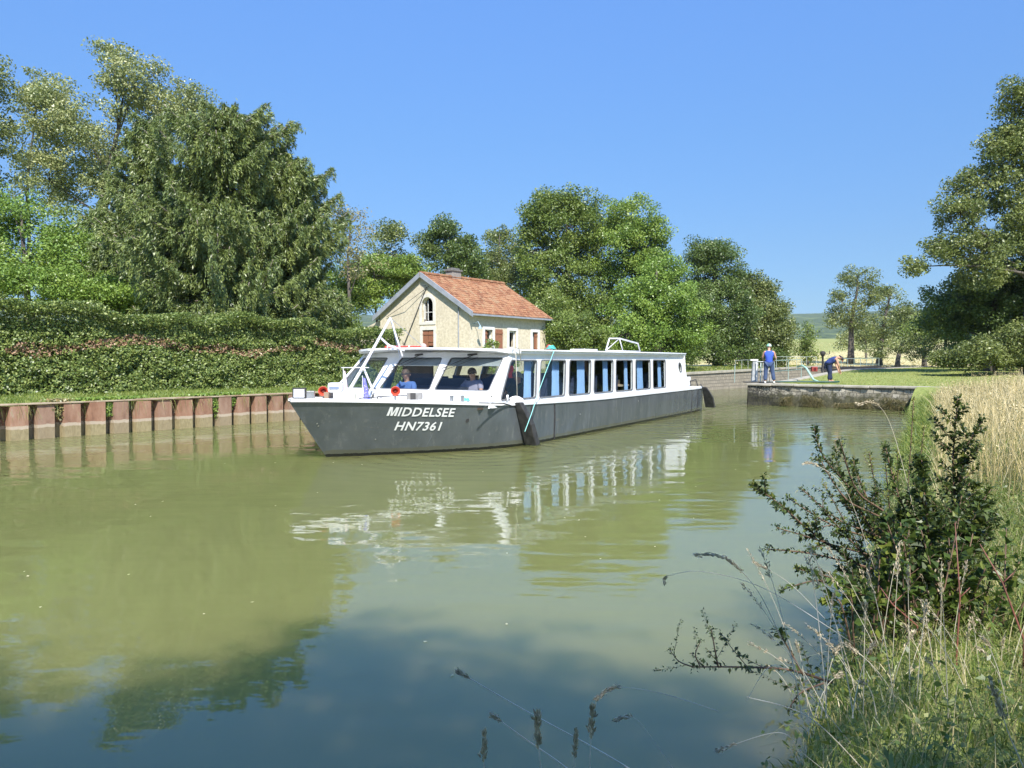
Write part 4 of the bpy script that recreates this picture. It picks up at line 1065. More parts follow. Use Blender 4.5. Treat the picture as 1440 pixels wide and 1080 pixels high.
    if glasses:
        mb = MB()
        for sx in (-1, 1): mb.box(tuple(M_@V_((sx*.036, .105, .012))+hd), (.055, .018, .035), m=M_)
        mb.box(tuple(M_@V_((0, .108, .018))+hd), (.17, .01, .012), m=M_)
        mb.build('sunglasses', BLK, root)
    # mouth and ears
    mb = MB(); mb.box(tuple(M_@V_((0, .098, -.055))+hd), (.04, .01, .008), m=M_); mb.build('mouth', mat('lips', (.3, .1, .08), None, 5, .6), root)
    mb = MB()
    for sx in (-1, 1): mb.lathe([(.001, -.008), (.02, -.006), (.024, 0), (.02, .006), (.001, .008)], tuple(M_@V_((sx*.100, 0, -.01))+hd), 10, M_@Matrix.Rotation(R(90), 3, 'Y'))
    mb.build('ears', SKINM, root, smooth=True)
    return root
BLUE = mat('blue_tank_top', (.045, .11, .52), (.035, .085, .42), 5, .85)
JEAN = mat('denim', (.035, .06, .125), (.055, .085, .16), 6, .9)
NAVY = mat('navy_cloth', (.014, .022, .055), (.02, .03, .075), 6, .9)
# man standing on the quay, seen from behind
pm = at(1081, 541, 33.9); qz = gz(pm.x, pm.y)
qz = max(qz, .94)
J = dict(pel=(0, 0, .93), chest=(0, .01, 1.27), neck=(0, .04, 1.47), head=(.0, .09, 1.60), face=(-.1, 1, -.45), shL=(-.19, 0, 1.40), shR=(.19, 0, 1.40), elL=(-.27, .08, 1.12), elR=(.29, .05, 1.10),
         wrL=(-.20, .30, 1.02), wrR=(.24, .28, .98), hpL=(-.10, 0, .86), hpR=(.10, 0, .86), knL=(-.13, .03, .48), knR=(.16, .03, .48), anL=(-.15, 0, .09), anR=(.22, -.02, .09), toe=(.1, 1, 0))
person((pm.x, pm.y, qz), -.25, J, 'standing man seen from behind in blue sleeveless top, jeans and pale green cap', BLUE, JEAN, cap=mat('pale_green_cap', (.22, .42, .30), (.50, .55, .48), 6, .8, lo=.48, hi=.52), shoes=WHITEP)
# bending man
p2 = at(1167, 541, 35.2); z2 = gz(p2.x, p2.y)+.01
J = dict(pel=(-.10, 0, .86), chest=(.16, 0, 1.10), neck=(.33, 0, 1.17), head=(.45, .0, 1.13), face=(.35, 0, -1), shL=(.22, .18, 1.10), shR=(.22, -.18, 1.10), elL=(.30, .2, .82), elR=(.30, -.22, .80),
         wrL=(.38, .08, .58), wrR=(.40, -.10, .55), hpL=(-.08, .1, .80), hpR=(-.08, -.1, .80), knL=(.02, .14, .45), knR=(-.02, -.12, .45), anL=(.10, .16, .09), anR=(-.08, -.13, .09), toe=(1, 0, 0))
person((p2.x, p2.y, z2), -.15, J, 'man bending over a green pipe in dark blue vest, navy trousers and orange peaked cap', mat('dark_blue_vest', (.025, .05, .19), (.02, .04, .15), 5, .85), NAVY, cap=mat('dark_cap', (.05, .04, .05), None, 5, .8), peak=ORG, shoes=BLK)
# helmsman: grey lilac t-shirt, seated behind the starboard windscreen
LIL = mat('lilac_grey_shirt', (.34, .32, .41), (.28, .26, .35), 4, .9)
cfac = Vector((-.55, -.8, 0))
def seated(px, py, nr, label, shirt, sc=1., face=(-.9, -.45, -.1), **kw):
    h_ = Vector(bp(px, py, nr)); z0 = h_.z-.72
    J = dict(pel=(.05, 0, 0), chest=(.05, 0, .36), neck=(.03, 0, .56), head=(0, 0, .70), face=face, shL=(.05, -.2, .48), shR=(.05, .2, .48), elL=(-.12, -.33, .24), elR=(-.12, .33, .24),
             wrL=(-.22, -.22, .16), wrR=(-.24, .20, .18), hpL=(-.0, -.1, -.03), hpR=(-.0, .1, -.03), knL=(-.38, -.14, -.02), knR=(-.38, .14, -.02), anL=(-.40, -.14, -.16), anR=(-.40, .14, -.16), toe=(-1, 0, 0))
    return person(w2((h_.x, h_.y, z0)), BROT, J, label, shirt, NAVY, sleeves=True, **kw)
seated(664, 524, 1.2, 'seated man in lilac grey t-shirt and sunglasses behind the right hand windscreen', LIL, glasses=True, cap=mat('dark_peaked_cap', (.06, .05, .06), None, 5, .8))
seated(571, 526, -.3, 'seated person in blue shirt behind the middle windscreen of the boat', mat('blue_shirt', (.09, .17, .42), (.07, .14, .36), 4, .9))
seated(728, 529, 1.6, 'dark clothed person in grey cap seated inside the first side window', mat('black_jacket', (.02, .02, .022), None, 4, .9), face=(-.6, .6, 0), cap=mat('grey_cap', (.35, .35, .35), None, 5, .8))
# red cloth in first side window
p = w2(bp(716, 521, 1.9)); mb = MB()
for i in range(7):
    for j in range(4): mb.v.append((.03*j+.02*math.sin(i), .03*math.sin(j*2+i), -.05*i))
for i in range(6):
    for j in range(3): a_ = i*4+j; mb.f.append((a_, a_+1, a_+5, a_+4))
o = mb.build('pennant', mat('red_cloth', (.6, .03, .03), (.5, .02, .02), 5, .8), smooth=True); o.location = (p.x, p.y, p.z+.12); tag(o, 'small red pennant hanging inside the first side window', 'pennant')

# ------------------------------------------------------------------ lock furniture
LIGHTG = mat('pale_green_rail', (.20, .30, .25), (.32, .38, .34), 5, .6)
def railing(a, b, za, zb, n, h, label, mids=1, mt=LIGHTG, r=.02, infill=0):
    a = Vector((a[0], a[1], za)); b = Vector((b[0], b[1], zb)); root = empty('railing', a, 0, label, 'railing'); d = b-a
    mb = MB(); mb.tube([(0, 0, h), tuple(d+Vector((0, 0, h)))], r, 6); mb.build('handrail', mt, root)
    for k in range(mids): mb = MB(); hh = h*(k+1)/(mids+1); mb.tube([(0, 0, hh), tuple(d+Vector((0, 0, hh)))], r*.8, 6); mb.build('rail', mt, root)
    for i in range(n+1): mb = MB(); p = d*i/n; mb.tube([tuple(p), tuple(p+Vector((0, 0, h)))], r, 6); mb.build('post', mt, root)
    if infill:
        mb = MB()
        for i in range(infill): p = d*(i+.5)/infill; mb.tube([tuple(p), tuple(p+Vector((0, 0, h*.95)))], .012, 5)
        mb.build('bars', mt, root)
    return root
def P2(px, Y): q = at(px, 505, Y); return (q.x, q.y)
railing(P2(1089, 35.5), P2(1127, 38.5), .93, .98, 2, 1.0, 'pale green railing immediately right of the standing man', 1, infill=0)
railing(P2(1064, 35), P2(1086, 34.6), .93, .93, 2, .95, 'white barred railing behind the legs of the standing man', 0, WHITEP, infill=6)
railing(P2(1183, 60), P2(1236, 62), 1.05, 1.1, 6, .98, 'pale green footbridge railing beyond the lawn', 1)
railing(P2(1092, 58), P2(1148, 60), 1.2, 1.2, 4, .98, 'thin pale railing behind the dark lock gate', 0, mat('thin_rail', (.4, .45, .4), None, 5, .6), .018)
railing(P2(1034, 54), P2(1052, 56), 1.15, 1.2, 2, .75, 'low grey railing on the far lock wall', 0, mat('grey_rail', (.3, .33, .3), None, 5, .6), .02)
# gate post left of the man
g0 = P2(1061, 35.2); gp = empty('gate_post', (*g0, .93), -.1, 'tall grey leaning lock gate post left of the standing man', 'post')
mb = MB(); mb.box((0, 0, .5), (.22, .2, 1.0), m=Matrix.Rotation(.05, 3, 'Y')); mb.build('column', mat('grey_steel_post', (.40, .42, .42), (.28, .29, .29), 6, .6), gp, bevel=.015)
mb = MB(); mb.box((-.03, 0, 1.03), (.34, .26, .07)); mb.build('cap_plate', WHITEP, gp)
mb = MB(); mb.tube([(.28, 0, 0), (.3, 0, .9)], .025, 6); mb.tube([(-.9, -.1, 0), (-.9, -.1, .75)], .02, 6); mb.build('brace', LIGHTG, gp)
# lock gates
GATE = mat('black_gate_timber', (.022, .02, .018), (.05, .045, .04), 3, .8, vec=(1, 1, 4))
ga = XY(62.5, .3); gb = XY(63.5, 8.3)
lg = empty('lock_gate', (*ga, 0), math.atan2(gb[1]-ga[1], gb[0]-ga[0]), 'black timber lock gate closing the chamber beyond the lawn', 'lock gate')
L = math.dist(ga, gb)
mb = MB(); mb.box((L/2, 0, .1), (L, .3, 2.2)); mb.build('leaf', GATE, lg)
mb = MB(); mb.box((L/2, 0, 1.3), (L+1, .35, .16)); mb.build('walkway', GATE, lg)
for i in range(3): mb = MB(); mb.box((L*(.28+.22*i), -.2, .9), (.25, .12, 1.0)); mb.build('timber_post', GATE, lg)
wg = empty('sluice_gear', (*P2(1157, 58), 1.1), 0, 'dark iron sluice winding post standing behind the lawn', 'winding gear')
mb = MB(); mb.lathe([(.14, 0), (.12, .1), (.08, .2), (.07, 1.1), (.12, 1.15), (.2, 1.3), (.2, 1.42), (.1, 1.5), (.001, 1.52)], n=14); mb.build('column', GATE, wg, smooth=True)
mb = MB(); mb.box((.25, 0, 1.28), (.5, .05, .05)); mb.box((.5, 0, 1.4), (.04, .04, .25)); mb.build('crank', GATE, wg)
for px, Y, lab in ((1145, 56, 'small red lamp box on the lock gate nearer the standing man'), (1197, 46, 'small red lamp box at the lawn edge below the footbridge railing')):
    q = at(px, 505, Y); z_ = 1.05 if Y > 50 else gz(q.x, q.y); o = empty('lamp_box', (q.x, q.y, z_), 0, lab, 'lamp box')
    mb = MB(); mb.box((0, 0, .22), (.42, .3, .36)); mb.build('housing', mat('red_box', (.32, .05, .04), (.24, .04, .03), 5, .6), o, bevel=.04)
    mb = MB(); mb.lathe([(.10, 0), (.10, .04), (.001, .05)], (0, -.15, .24), 12, Matrix.Rotation(R(90), 3, 'X')); mb.build('lens', mat('dark_lens', (.12, .02, .02), None, 3, .3), o)
# balance beam / dark bar along the lawn edge, hose and pipe
q0, q1 = at(1180, 505, 47), at(1238, 505, 60); mb = MB(); d = (q1-q0); mb.box(((q0.x+q1.x)/2, (q0.y+q1.y)/2, 1.42), (d.length, .22, .16), math.atan2(d.y, d.x)); o = mb.build('balance_beam', GATE); tag(o, 'long dark timber beam lying along the far lawn edge', 'beam')
HOSE = mat('pale_green_hose', (.30, .48, .36), (.38, .52, .42), 5, .5)
hp = []
for (px, py, Y) in ((1122, 516, 37.5), (1128, 514, 37), (1134, 518, 36.5), (1139, 526, 36), (1144, 534, 35.6), (1152, 538.5, 35.2), (1162, 539.5, 35.0), (1178, 539.5, 34.9)):
    q = at(px, py, Y); hp.append((q.x, q.y, max(q.z, gz(q.x, q.y)+.05)))
mb = MB(); mb.tube(hp, .05, 8); o = mb.build('hose', HOSE, smooth=True); tag(o, 'pale green hose looping down onto the lawn between the two men', 'hose')
hp = []
for (px, Y) in ((1068, 34.4), (1090, 34.9), (1115, 34.9), (1140, 34.6), (1165, 34.4), (1181, 34.3)):
    q = at(px, 505, Y); hp.append((q.x, q.y, gz(q.x, q.y)+.10))
mb = MB(); mb.tube(hp, .035, 8); o = mb.build('pipe', mat('dark_green_pipe', (.03, .09, .07), None, 5, .5), smooth=True); tag(o, 'dark green pipe lying on the lawn at the feet of the bending man', 'pipe')
# black slab standing in for the standing man's cast shadow
mb = MB(); q = at(1070, 541, 34.2); mb.box((q.x, q.y, .975), (1.5, .45, .04), -.05); o = mb.build('painted_shadow', BLK, bevel=.01); tag(o, 'black slab laid on the quay coping as the shadow of the standing man', 'mat')
# ------------------------------------------------------------------ vegetation
BARK = mat('bark', (.14, .12, .095), (.07, .06, .05), 5, .95, vec=(1, 1, .3), bstr=.6, bdist=.03)
BARKP = mat('pale_bark', (.30, .26, .21), (.17, .14, .11), 5, .95, vec=(1, 1, .3), bstr=.6, bdist=.03)
G_MID = leafmat('leaf_mid_green', [(0, (0.082, 0.129, 0.028)), (.5, (0.154, 0.227, 0.049)), (1, (0.259, 0.318, 0.085))])
G_DARK = leafmat('leaf_dark_green', [(0, (0.055, 0.092, 0.025)), (.5, (0.100, 0.160, 0.042)), (1, (0.182, 0.254, 0.070))])
G_PALE = leafmat('leaf_pale_grey_green', [(0, (0.155, 0.204, 0.085)), (.5, (0.279, 0.333, 0.142)), (1, (0.420, 0.439, 0.219))])
G_BRIGHT = leafmat('leaf_bright_green', [(0, (0.101, 0.182, 0.030)), (.5, (0.176, 0.297, 0.054)), (1, (0.284, 0.392, 0.081))])
G_YEL = leafmat('leaf_yellow_green', [(0, (0.090, 0.162, 0.028)), (.5, (0.179, 0.284, 0.049)), (1, (0.295, 0.392, 0.085))])
G_RUST = leafmat('leaf_thin_rusty', [(0, (0.162, 0.176, 0.081)), (.6, (0.270, 0.270, 0.121)), (1, (0.405, 0.297, 0.149))])
G_CON = leafmat('spruce_needles', [(0, (0.055, 0.089, 0.026)), (.5, (0.131, 0.186, 0.052)), (1, (0.251, 0.307, 0.094))], trans=.15)
G_OLIVE = leafmat('leaf_olive', [(0, (0.082, 0.114, 0.034)), (.5, (0.162, 0.208, 0.066)), (1, (0.276, 0.319, 0.109))])

def lt(name, label, px, Y, lobes, **kw):
    return tree(name, label, gbase(px, Y), [lobe(*l) for l in lobes], kw.pop('leafm'), kw.pop('bark', BARK), **kw)

LB = 'trees on the left bank'
# background left
lt('deciduous_tree', 'tall pale grey green tree with dark forked trunk behind the spruces at left', 118, 44,
   [(118, 190, 44, 75, 70), (190, 120, 44, 50, 42), (60, 150, 44, 35, 45), (235, 150, 45, 55, 40), (70, 255, 44, 50, 40), (155, 250, 44, 45, 30), (275, 165, 45, 35, 35), (160, 80, 44, 30, 20)],
   leafm=G_PALE, tr=.32, clumps=52, per=240, cr=.62, leaf=.15, group=LB, shell=.35, lean=tuple(at(170, 120, 44)))
lt('deciduous_tree', 'thin tree cut by the left edge of the photo', -8, 42, [(-10, 110, 42, 32, 42), (-15, 190, 42, 36, 45), (-30, 270, 42, 30, 40)], leafm=G_OLIVE, tr=.25, clumps=40, per=190, cr=.55, leaf=.15, group=LB)
lt('deciduous_tree', 'slender pale tree with a straight thin trunk near the left edge', 38, 47, [(45, 130, 47, 26, 35), (35, 200, 47, 24, 40), (50, 260, 47, 30, 35)], leafm=G_PALE, tr=.13, clumps=22, per=130, cr=.5, leaf=.15, group=LB)
lt('deciduous_tree', 'bright green bushy tree above the hedge at far left', 45, 34, [(40, 350, 34, 75, 65), (-40, 330, 34, 60, 70), (105, 370, 34, 50, 55), (10, 290, 35, 45, 35)], leafm=G_BRIGHT, tr=.2, clumps=70, per=240, cr=.55, leaf=.13, group=LB)
lt('deciduous_tree', 'mid green bushy tree filling the gap left of the spruces', 125, 36, [(125, 390, 36, 50, 50), (100, 320, 37, 45, 35)], leafm=G_MID, tr=.2, clumps=60, per=220, cr=.5, leaf=.13, group=LB)
lt('bush', 'bright bushes rising just above the hedge at the left edge', 20, 30, [(-40, 395, 30, 60, 34), (40, 400, 30, 50, 28), (110, 405, 31, 50, 28), (170, 415, 31, 45, 24)], leafm=G_BRIGHT, tr=.08, clumps=80, per=210, cr=.42, leaf=.11, group=LB, cat='bush')
# spruces
def spruce(label, px, Y, H_px, prof, nb=230, seed=1, tr=.3, lean=0, needles=1.0, side=None):
    rnd = random.Random(seed); b = gbase(px, Y); root = empty('spruce', b, 0, label, 'tree', 'spruces above the hedge')
    topz = at(px, H_px, Y).z-b[2]; tb = MB()
    tb.tube([(lean*q*q, .1*math.sin(q*5), topz*q-.3) for q in [i/10 for i in range(11)]], [tr*(1-i/10)**.85+.03 for i in range(11)], 10)
    C = []; D = []; L = []
    for i in range(nb):
        q = ((i+.5)/nb); z = topz*(.06+.93*q); az = i*2.39996+rnd.uniform(-.3, .3)
        R_ = np.interp(z/topz, prof[0], prof[1])*rnd.uniform(.70, 1.12)*max(.45, 1+1.15*noise.noise(Vector((math.cos(az)*.9+seed*3.1, math.sin(az)*.9, z*.55))))
        ca, sa = math.cos(az), math.sin(az)
        if side is not None: R_ *= 1+side*ca
        drop = rnd.uniform(.05, .2)*R_; pts = []
        for k in range(7):
            r = R_*k/6; zz = z-drop*math.sin(k/6*math.pi*.75)+.30*R_*(k/6)**3; pts.append(Vector((lean*(z/topz)**2+ca*r, sa*r, zz)))
        tb.tube(pts, [.045*(1-k/7)+.012 for k in range(7)], 4)
        nt_ = int(9+R_*7)
        for j in range(nt_):
            f = .18+.82*((j+rnd.random())/nt_); k = min(5, int(f*6)); p = pts[k].lerp(pts[k+1], f*6-k)
            off = rnd.uniform(-1, 1)*(.55*(1-f)+.18)*min(1.4, R_*.4); q0 = p+Vector((-sa*off, ca*off, -.12*abs(off)))
            hl = rnd.uniform(.25, .85)*(1.1-.4*f)
            n = int(38*needles*(.5+hl)); tt = np.linspace(0, 1, n)
            sway = np.array([rnd.uniform(-.12, .12), rnd.uniform(-.12, .12)])
            pos = np.stack([q0.x+sway[0]*tt+ca*.1*tt, q0.y+sway[1]*tt+sa*.1*tt, q0.z-hl*tt], 1)+rng.normal(size=(n, 3))*.055
            C.append(pos); D.append(np.tile([ca*.5, sa*.5, -.8], (n, 1))); L.append(np.full(n, rnd.random()))
            # along the branch spray
            n2 = int(18*needles); tt = rng.random(n2)
            pos = np.stack([p.x-sa*off*tt, p.y+ca*off*tt, p.z-.05*tt], 1)+rng.normal(size=(n2, 3))*.06
            C.append(pos); D.append(np.tile([ca*1.2, sa*1.2, .15], (n2, 1))); L.append(np.full(n2, rnd.random()))
    C = np.concatenate(C); D = np.concatenate(D); L = np.concatenate(L); n = len(C)
    d = unit(D+rng.normal(size=(n, 3))*.45); nr = unit(rng.normal(size=(n, 3))+np.array([0, -.2, .4])); sd = unit(np.cross(nr, d))
    l = rng.uniform(.13, .24, n)[:, None]; w_ = rng.uniform(.014, .026, n)[:, None]
    V = np.stack([C-d*l/2, C+sd*w_, C+d*l/2, C-sd*w_], 1)
    tb.build('trunk', BARKP, root, smooth=True)
    quads_mesh('crown', V, np.clip(.55*L+.45*rng.random(n), 0, 1), G_CON, root)
spruce('largest dark drooping spruce, its pale trunk showing above the hedge', 300, 33, 150, ([0, .15, .4, .6, .8, .92, 1], [3.0, 3.9, 4.3, 3.4, 2.3, 1.9, .5]), nb=215, seed=3, tr=.26, lean=.9)
spruce('dark spruce with rounded drooping top left of the largest spruce', 218, 34.5, 168, ([0, .15, .4, .6, .8, .92, 1], [2.4, 2.6, 2.2, 1.8, 1.5, 1.2, .7]), nb=165, seed=5, tr=.22)
spruce('lower spruce at the right of the group with upturned branch tips', 405, 34, 215, ([0, .15, .4, .6, .8, .95, 1], [2.4, 2.5, 2.3, 2.0, 1.6, .9, .2]), nb=150, seed=9, tr=.2)
spruce('dense lower spruce filling the gap between trunk and bushes', 165, 33, 330, ([0, .3, .6, .9, 1], [2.0, 2.2, 1.8, 1.0, .3]), nb=110, seed=12, tr=.15)
# thin trees right of spruces
lt('deciduous_tree', 'sparse thin tree with rusty leaves and bare twigs right of the spruces', 492, 46, [(490, 320, 46, 32, 36), (505, 370, 46, 30, 30), (475, 300, 46, 16, 20)], leafm=G_RUST, tr=.13, clumps=40, per=50, cr=.5, leaf=.13, group=LB, twig=24)
HB = 'trees behind the house'
lt('deciduous_tree', 'pale olive tree behind the bushes left of the house', 555, 56, [(550, 350, 56, 45, 35), (575, 385, 56, 45, 30), (530, 385, 55, 30, 35)], leafm=G_OLIVE, tr=.2, clumps=50, per=190, cr=.65, leaf=.17, group=HB)
lt('deciduous_tree', 'dark rounded tree standing directly behind the house gable', 634, 58, [(632, 350, 58, 38, 36), (622, 325, 58, 20, 18), (655, 372, 58, 34, 30)], leafm=G_DARK, tr=.22, clumps=60, per=230, cr=.6, leaf=.17, group=HB)
lt('deciduous_tree', 'pale green tree between the dark round tree and the tallest tree', 705, 66, [(705, 368, 66, 38, 34), (700, 335, 68, 18, 16), (735, 400, 64, 40, 35), (672, 392, 64, 34, 26)], leafm=G_OLIVE, tr=.25, clumps=60, per=210, cr=.7, leaf=.19, group=HB)
lt('bush', 'bright yellow green bush beside the house gable', 530, 52, [(540, 390, 52, 48, 32), (505, 410, 51, 42, 26), (570, 376, 52, 30, 20), (480, 400, 50, 28, 32)], leafm=G_YEL, tr=.1, clumps=70, per=230, cr=.5, leaf=.15, group='bushes round the house', cat='bush')
lt('bush', 'mid green bush at the hedge end left of the house', 468, 37, [(460, 440, 36, 40, 28), (430, 425, 36, 38, 30), (488, 462, 37, 20, 18)], leafm=G_MID, tr=.1, clumps=60, per=230, cr=.45, leaf=.13, group='bushes round the house', cat='bush')
# big centre trees
lt('deciduous_tree', 'tallest rounded tree right of the house, rich mid green', 800, 60, [(790, 320, 60, 58, 52), (770, 300, 60, 42, 34), (835, 318, 60, 46, 48), (790, 395, 59, 62, 52), (830, 420, 59, 52, 55), (775, 445, 57, 45, 45), (755, 350, 60, 30, 40)],
   leafm=G_MID, tr=.5, clumps=95, per=270, cr=.75, leaf=.18, group=HB)
lt('deciduous_tree', 'rounded light green tree joined to the right side of the tallest tree', 895, 58, [(890, 315, 58, 48, 38), (905, 345, 58, 34, 45), (870, 350, 58, 42, 55), (915, 385, 58, 34, 40)],
   leafm=G_YEL, tr=.35, clumps=75, per=260, cr=.7, leaf=.17, group=HB)
lt('deciduous_tree', 'broad soft green willow like tree reaching down to the bank behind the cabin', 925, 52, [(930, 420, 52, 52, 48), (900, 440, 52, 48, 50), (960, 450, 53, 34, 44), (935, 375, 54, 34, 28), (880, 470, 51, 38, 30), (925, 480, 52, 60, 24)],
   leafm=G_BRIGHT, tr=.35, clumps=85, per=270, cr=.6, leaf=.15, group=HB)
lt('deciduous_tree', 'dark green tree above the cabin stern, left of the standing man', 1010, 66, [(1005, 385, 66, 40, 45), (990, 360, 66, 26, 26), (1020, 440, 65, 46, 50), (985, 440, 64, 30, 50), (1005, 350, 67, 18, 14)],
   leafm=G_DARK, tr=.4, clumps=90, per=260, cr=.75, leaf=.18, group=HB)
lt('deciduous_tree', 'dark olive tree sloping down behind the standing man', 1070, 70, [(1065, 430, 70, 36, 36), (1050, 405, 70, 28, 22), (1082, 465, 69, 30, 36), (1050, 475, 68, 38, 32), (1095, 485, 69, 18, 22)],
   leafm=G_OLIVE, tr=.35, clumps=85, per=250, cr=.75, leaf=.19, group=HB)
lt('bush', 'mid green bushes on the bank just right of the house wall', 790, 47, [(800, 465, 47, 34, 34), (825, 480, 47, 40, 24), (780, 440, 49, 20, 34)], leafm=G_MID, tr=.1, clumps=70, per=200, cr=.5, leaf=.14, group='bushes round the house', cat='bush')
lt('deciduous_tree', 'small slender tree standing alone in front of the straw field', 1136, 72, [(1135, 475, 72, 11, 22), (1138, 500, 72, 9, 14), (1128, 490, 72, 7, 12)], leafm=G_MID, tr=.1, clumps=36, per=50, cr=.5, leaf=.18, group=HB)
# rose and climbing plants by the house
for (u, zt_, r_, lab) in ((1.3, 2.0, .4, 'climbing rose bush against the sunny house wall below the first shutter'), (3.1, 1.5, .28, 'small green shrub against the house wall left of the white door')):
    p = Vector((hx, hy, HZ))+Matrix.Rotation(hrot, 3, 'Z')@Vector((u, -.5, 0))
    tree('shrub', lab, (p.x, p.y, HZ-.05), [(p.x, p.y, HZ+zt_*.55, r_*1.1, r_, zt_*.5), (p.x+.1, p.y, HZ+zt_*.85, r_*.8, r_*.7, r_*.8)], G_YEL, BARK, tr=.03, clumps=30, per=60, cr=.16, leaf=.09, cat='shrub', twig=5)
# right middle trees
RT = 'trees beyond the lawn on the right'
def thin(px, Y, lobes, lab, **kw):
    a = dict(leafm=G_OLIVE, tr=.2, clumps=44, per=90, cr=.6, leaf=.19, group=RT, twig=22, shell=.3); a.update(kw)
    return lt('deciduous_tree', lab, px, Y, lobes, **a)
thin(1196, 78, [(1205, 390, 78, 26, 18), (1180, 420, 78, 18, 18), (1222, 415, 78, 20, 22), (1200, 445, 78, 24, 22), (1172, 448, 78, 12, 14)], 'sparse leaning tree with dark trunk beyond the footbridge railing, left of its group', tr=.32, lean=tuple(at(1205, 385, 78)))
thin(1236, 74, [(1250, 415, 74, 20, 18), (1258, 445, 74, 24, 26), (1235, 465, 74, 22, 24)], 'airy tree with forked trunk, second from the left beyond the lawn', tr=.26, lean=tuple(at(1255, 410, 74)))
thin(1262, 70, [(1280, 440, 70, 18, 18), (1275, 465, 70, 26, 20), (1300, 470, 70, 20, 18)], 'small bent tree with two thin leaning stems beyond the lawn', tr=.2, lean=tuple(at(1285, 440, 70)))
thin(1300, 66, [(1305, 455, 66, 30, 22), (1290, 475, 66, 22, 16)], 'small bushy tree in the shade at the edge of the large trees', tr=.2, leafm=G_MID)
thin(1218, 92, [(1215, 470, 92, 24, 18), (1245, 478, 92, 20, 14), (1190, 480, 92, 14, 12)], 'low pale bushes behind the thin trees beyond the lawn', leafm=G_PALE, leaf=.24, tr=.12)
for i, (px, Y, ly, lab) in enumerate(((1328, 60, 470, 'slim trunked tree first in the shaded row under the large crown'), (1352, 57, 465, 'slim trunked tree in the middle of the shaded row under the large crown'), (1383, 54, 460, 'slim trunked tree last in the shaded row under the large crown'))):
    thin(px, Y, [(px, ly-15, Y, 30, 26), (px+18, ly-38, Y, 28, 26)], lab, leafm=G_MID, tr=.13, clumps=60, per=130)
lt('deciduous_tree', 'very large tree at the right edge with tall airy top', 1446, 38,
   [(1450, 150, 38, 45, 45), (1415, 215, 38, 45, 38), (1375, 255, 38, 38, 28), (1350, 300, 38, 34, 34), (1440, 290, 38, 60, 60), (1325, 355, 38, 36, 26), (1385, 360, 38, 52, 52), (1290, 375, 38, 24, 14), (1480, 220, 38, 50, 60), (1500, 340, 38, 60, 70), (1425, 130, 38, 20, 18), (1430, 190, 38, 34, 26)],
   leafm=G_OLIVE, tr=.26, clumps=66, per=200, cr=.46, leaf=.135, group=RT, shell=.2, twig=26, lean=tuple(at(1450, 110, 38)))
lt('deciduous_tree', 'dense dark tree below the large airy crown at right', 1390, 41, [(1395, 430, 41, 62, 50), (1345, 420, 41, 44, 40), (1440, 440, 41, 55, 60), (1330, 455, 42, 34, 26), (1425, 370, 41, 50, 50), (1480, 400, 40, 60, 80)],
   leafm=G_DARK, tr=.22, clumps=85, per=260, cr=.5, leaf=.14, group=RT)
lt('bush', 'grey green bushes hiding the trunk foot of the large trees at right', 1400, 37, [(1385, 497, 37, 44, 20), (1440, 485, 37, 46, 34), (1335, 503, 38, 26, 10)], leafm=G_OLIVE, tr=.06, clumps=80, per=220, cr=.4, leaf=.12, group=RT, cat='bush')
lt('bush', 'dark undergrowth below the large trees at right', 1400, 44, [(1400, 490, 44, 50, 22), (1450, 485, 43, 50, 30), (1355, 495, 46, 30, 14)], leafm=G_DARK, tr=.1, clumps=60, per=200, cr=.5, leaf=.15, group=RT, cat='bush')
lt('bush', 'light olive bushes between the thin trunks at the far lawn edge', 1290, 63, [(1235, 492, 66, 26, 12), (1285, 488, 64, 34, 16), (1340, 486, 60, 38, 20), (1395, 482, 56, 40, 24), (1440, 478, 54, 40, 28)], leafm=G_OLIVE, tr=.06, clumps=60, per=110, cr=.45, leaf=.15, group=RT, cat='bush')
# low dark brush closing the bank under the trees
lt('bush', 'dark undergrowth below the trees behind the cabin roof', 880, 62, [(860, 490, 62, 60, 24), (960, 490, 62, 60, 24), (1030, 495, 64, 50, 22), (1085, 500, 66, 26, 16)], leafm=G_DARK, tr=.1, clumps=90, per=160, cr=.6, leaf=.18, group='bushes round the house', cat='bush')

# ---- trees on the tow path behind the photographer: they throw the shade on the near water
SH = 'tow path trees behind the photographer'
for (x, y, h_, lab) in ((-12.5, -10.4, 12.0, 'tow path tree farthest left behind the photographer'), (-7.4, -9.2, 12.6, 'tow path tree behind and left of the photographer'), (-3.2, -6.7, 13.4, 'tow path tree just left behind the photographer'), (0.9, -6.2, 13.6, 'tow path tree right behind the photographer'), (5.2, -6.8, 12.2, 'tow path tree behind and right of the photographer')):
    tree('deciduous_tree', lab, (x, y, .6), [(x, y, h_*.70, 3.1, 2.4, h_*.29), (x+1.6, y-.3, h_*.5, 2.7, 2.4, h_*.28), (x-1.6, y, h_*.52, 2.7, 2.4, h_*.29)], G_MID, BARK, tr=.35, clumps=240 if x < 5 else 34, per=110, cr=.7, leaf=.24, group=SH, twig=6, shell=.1)

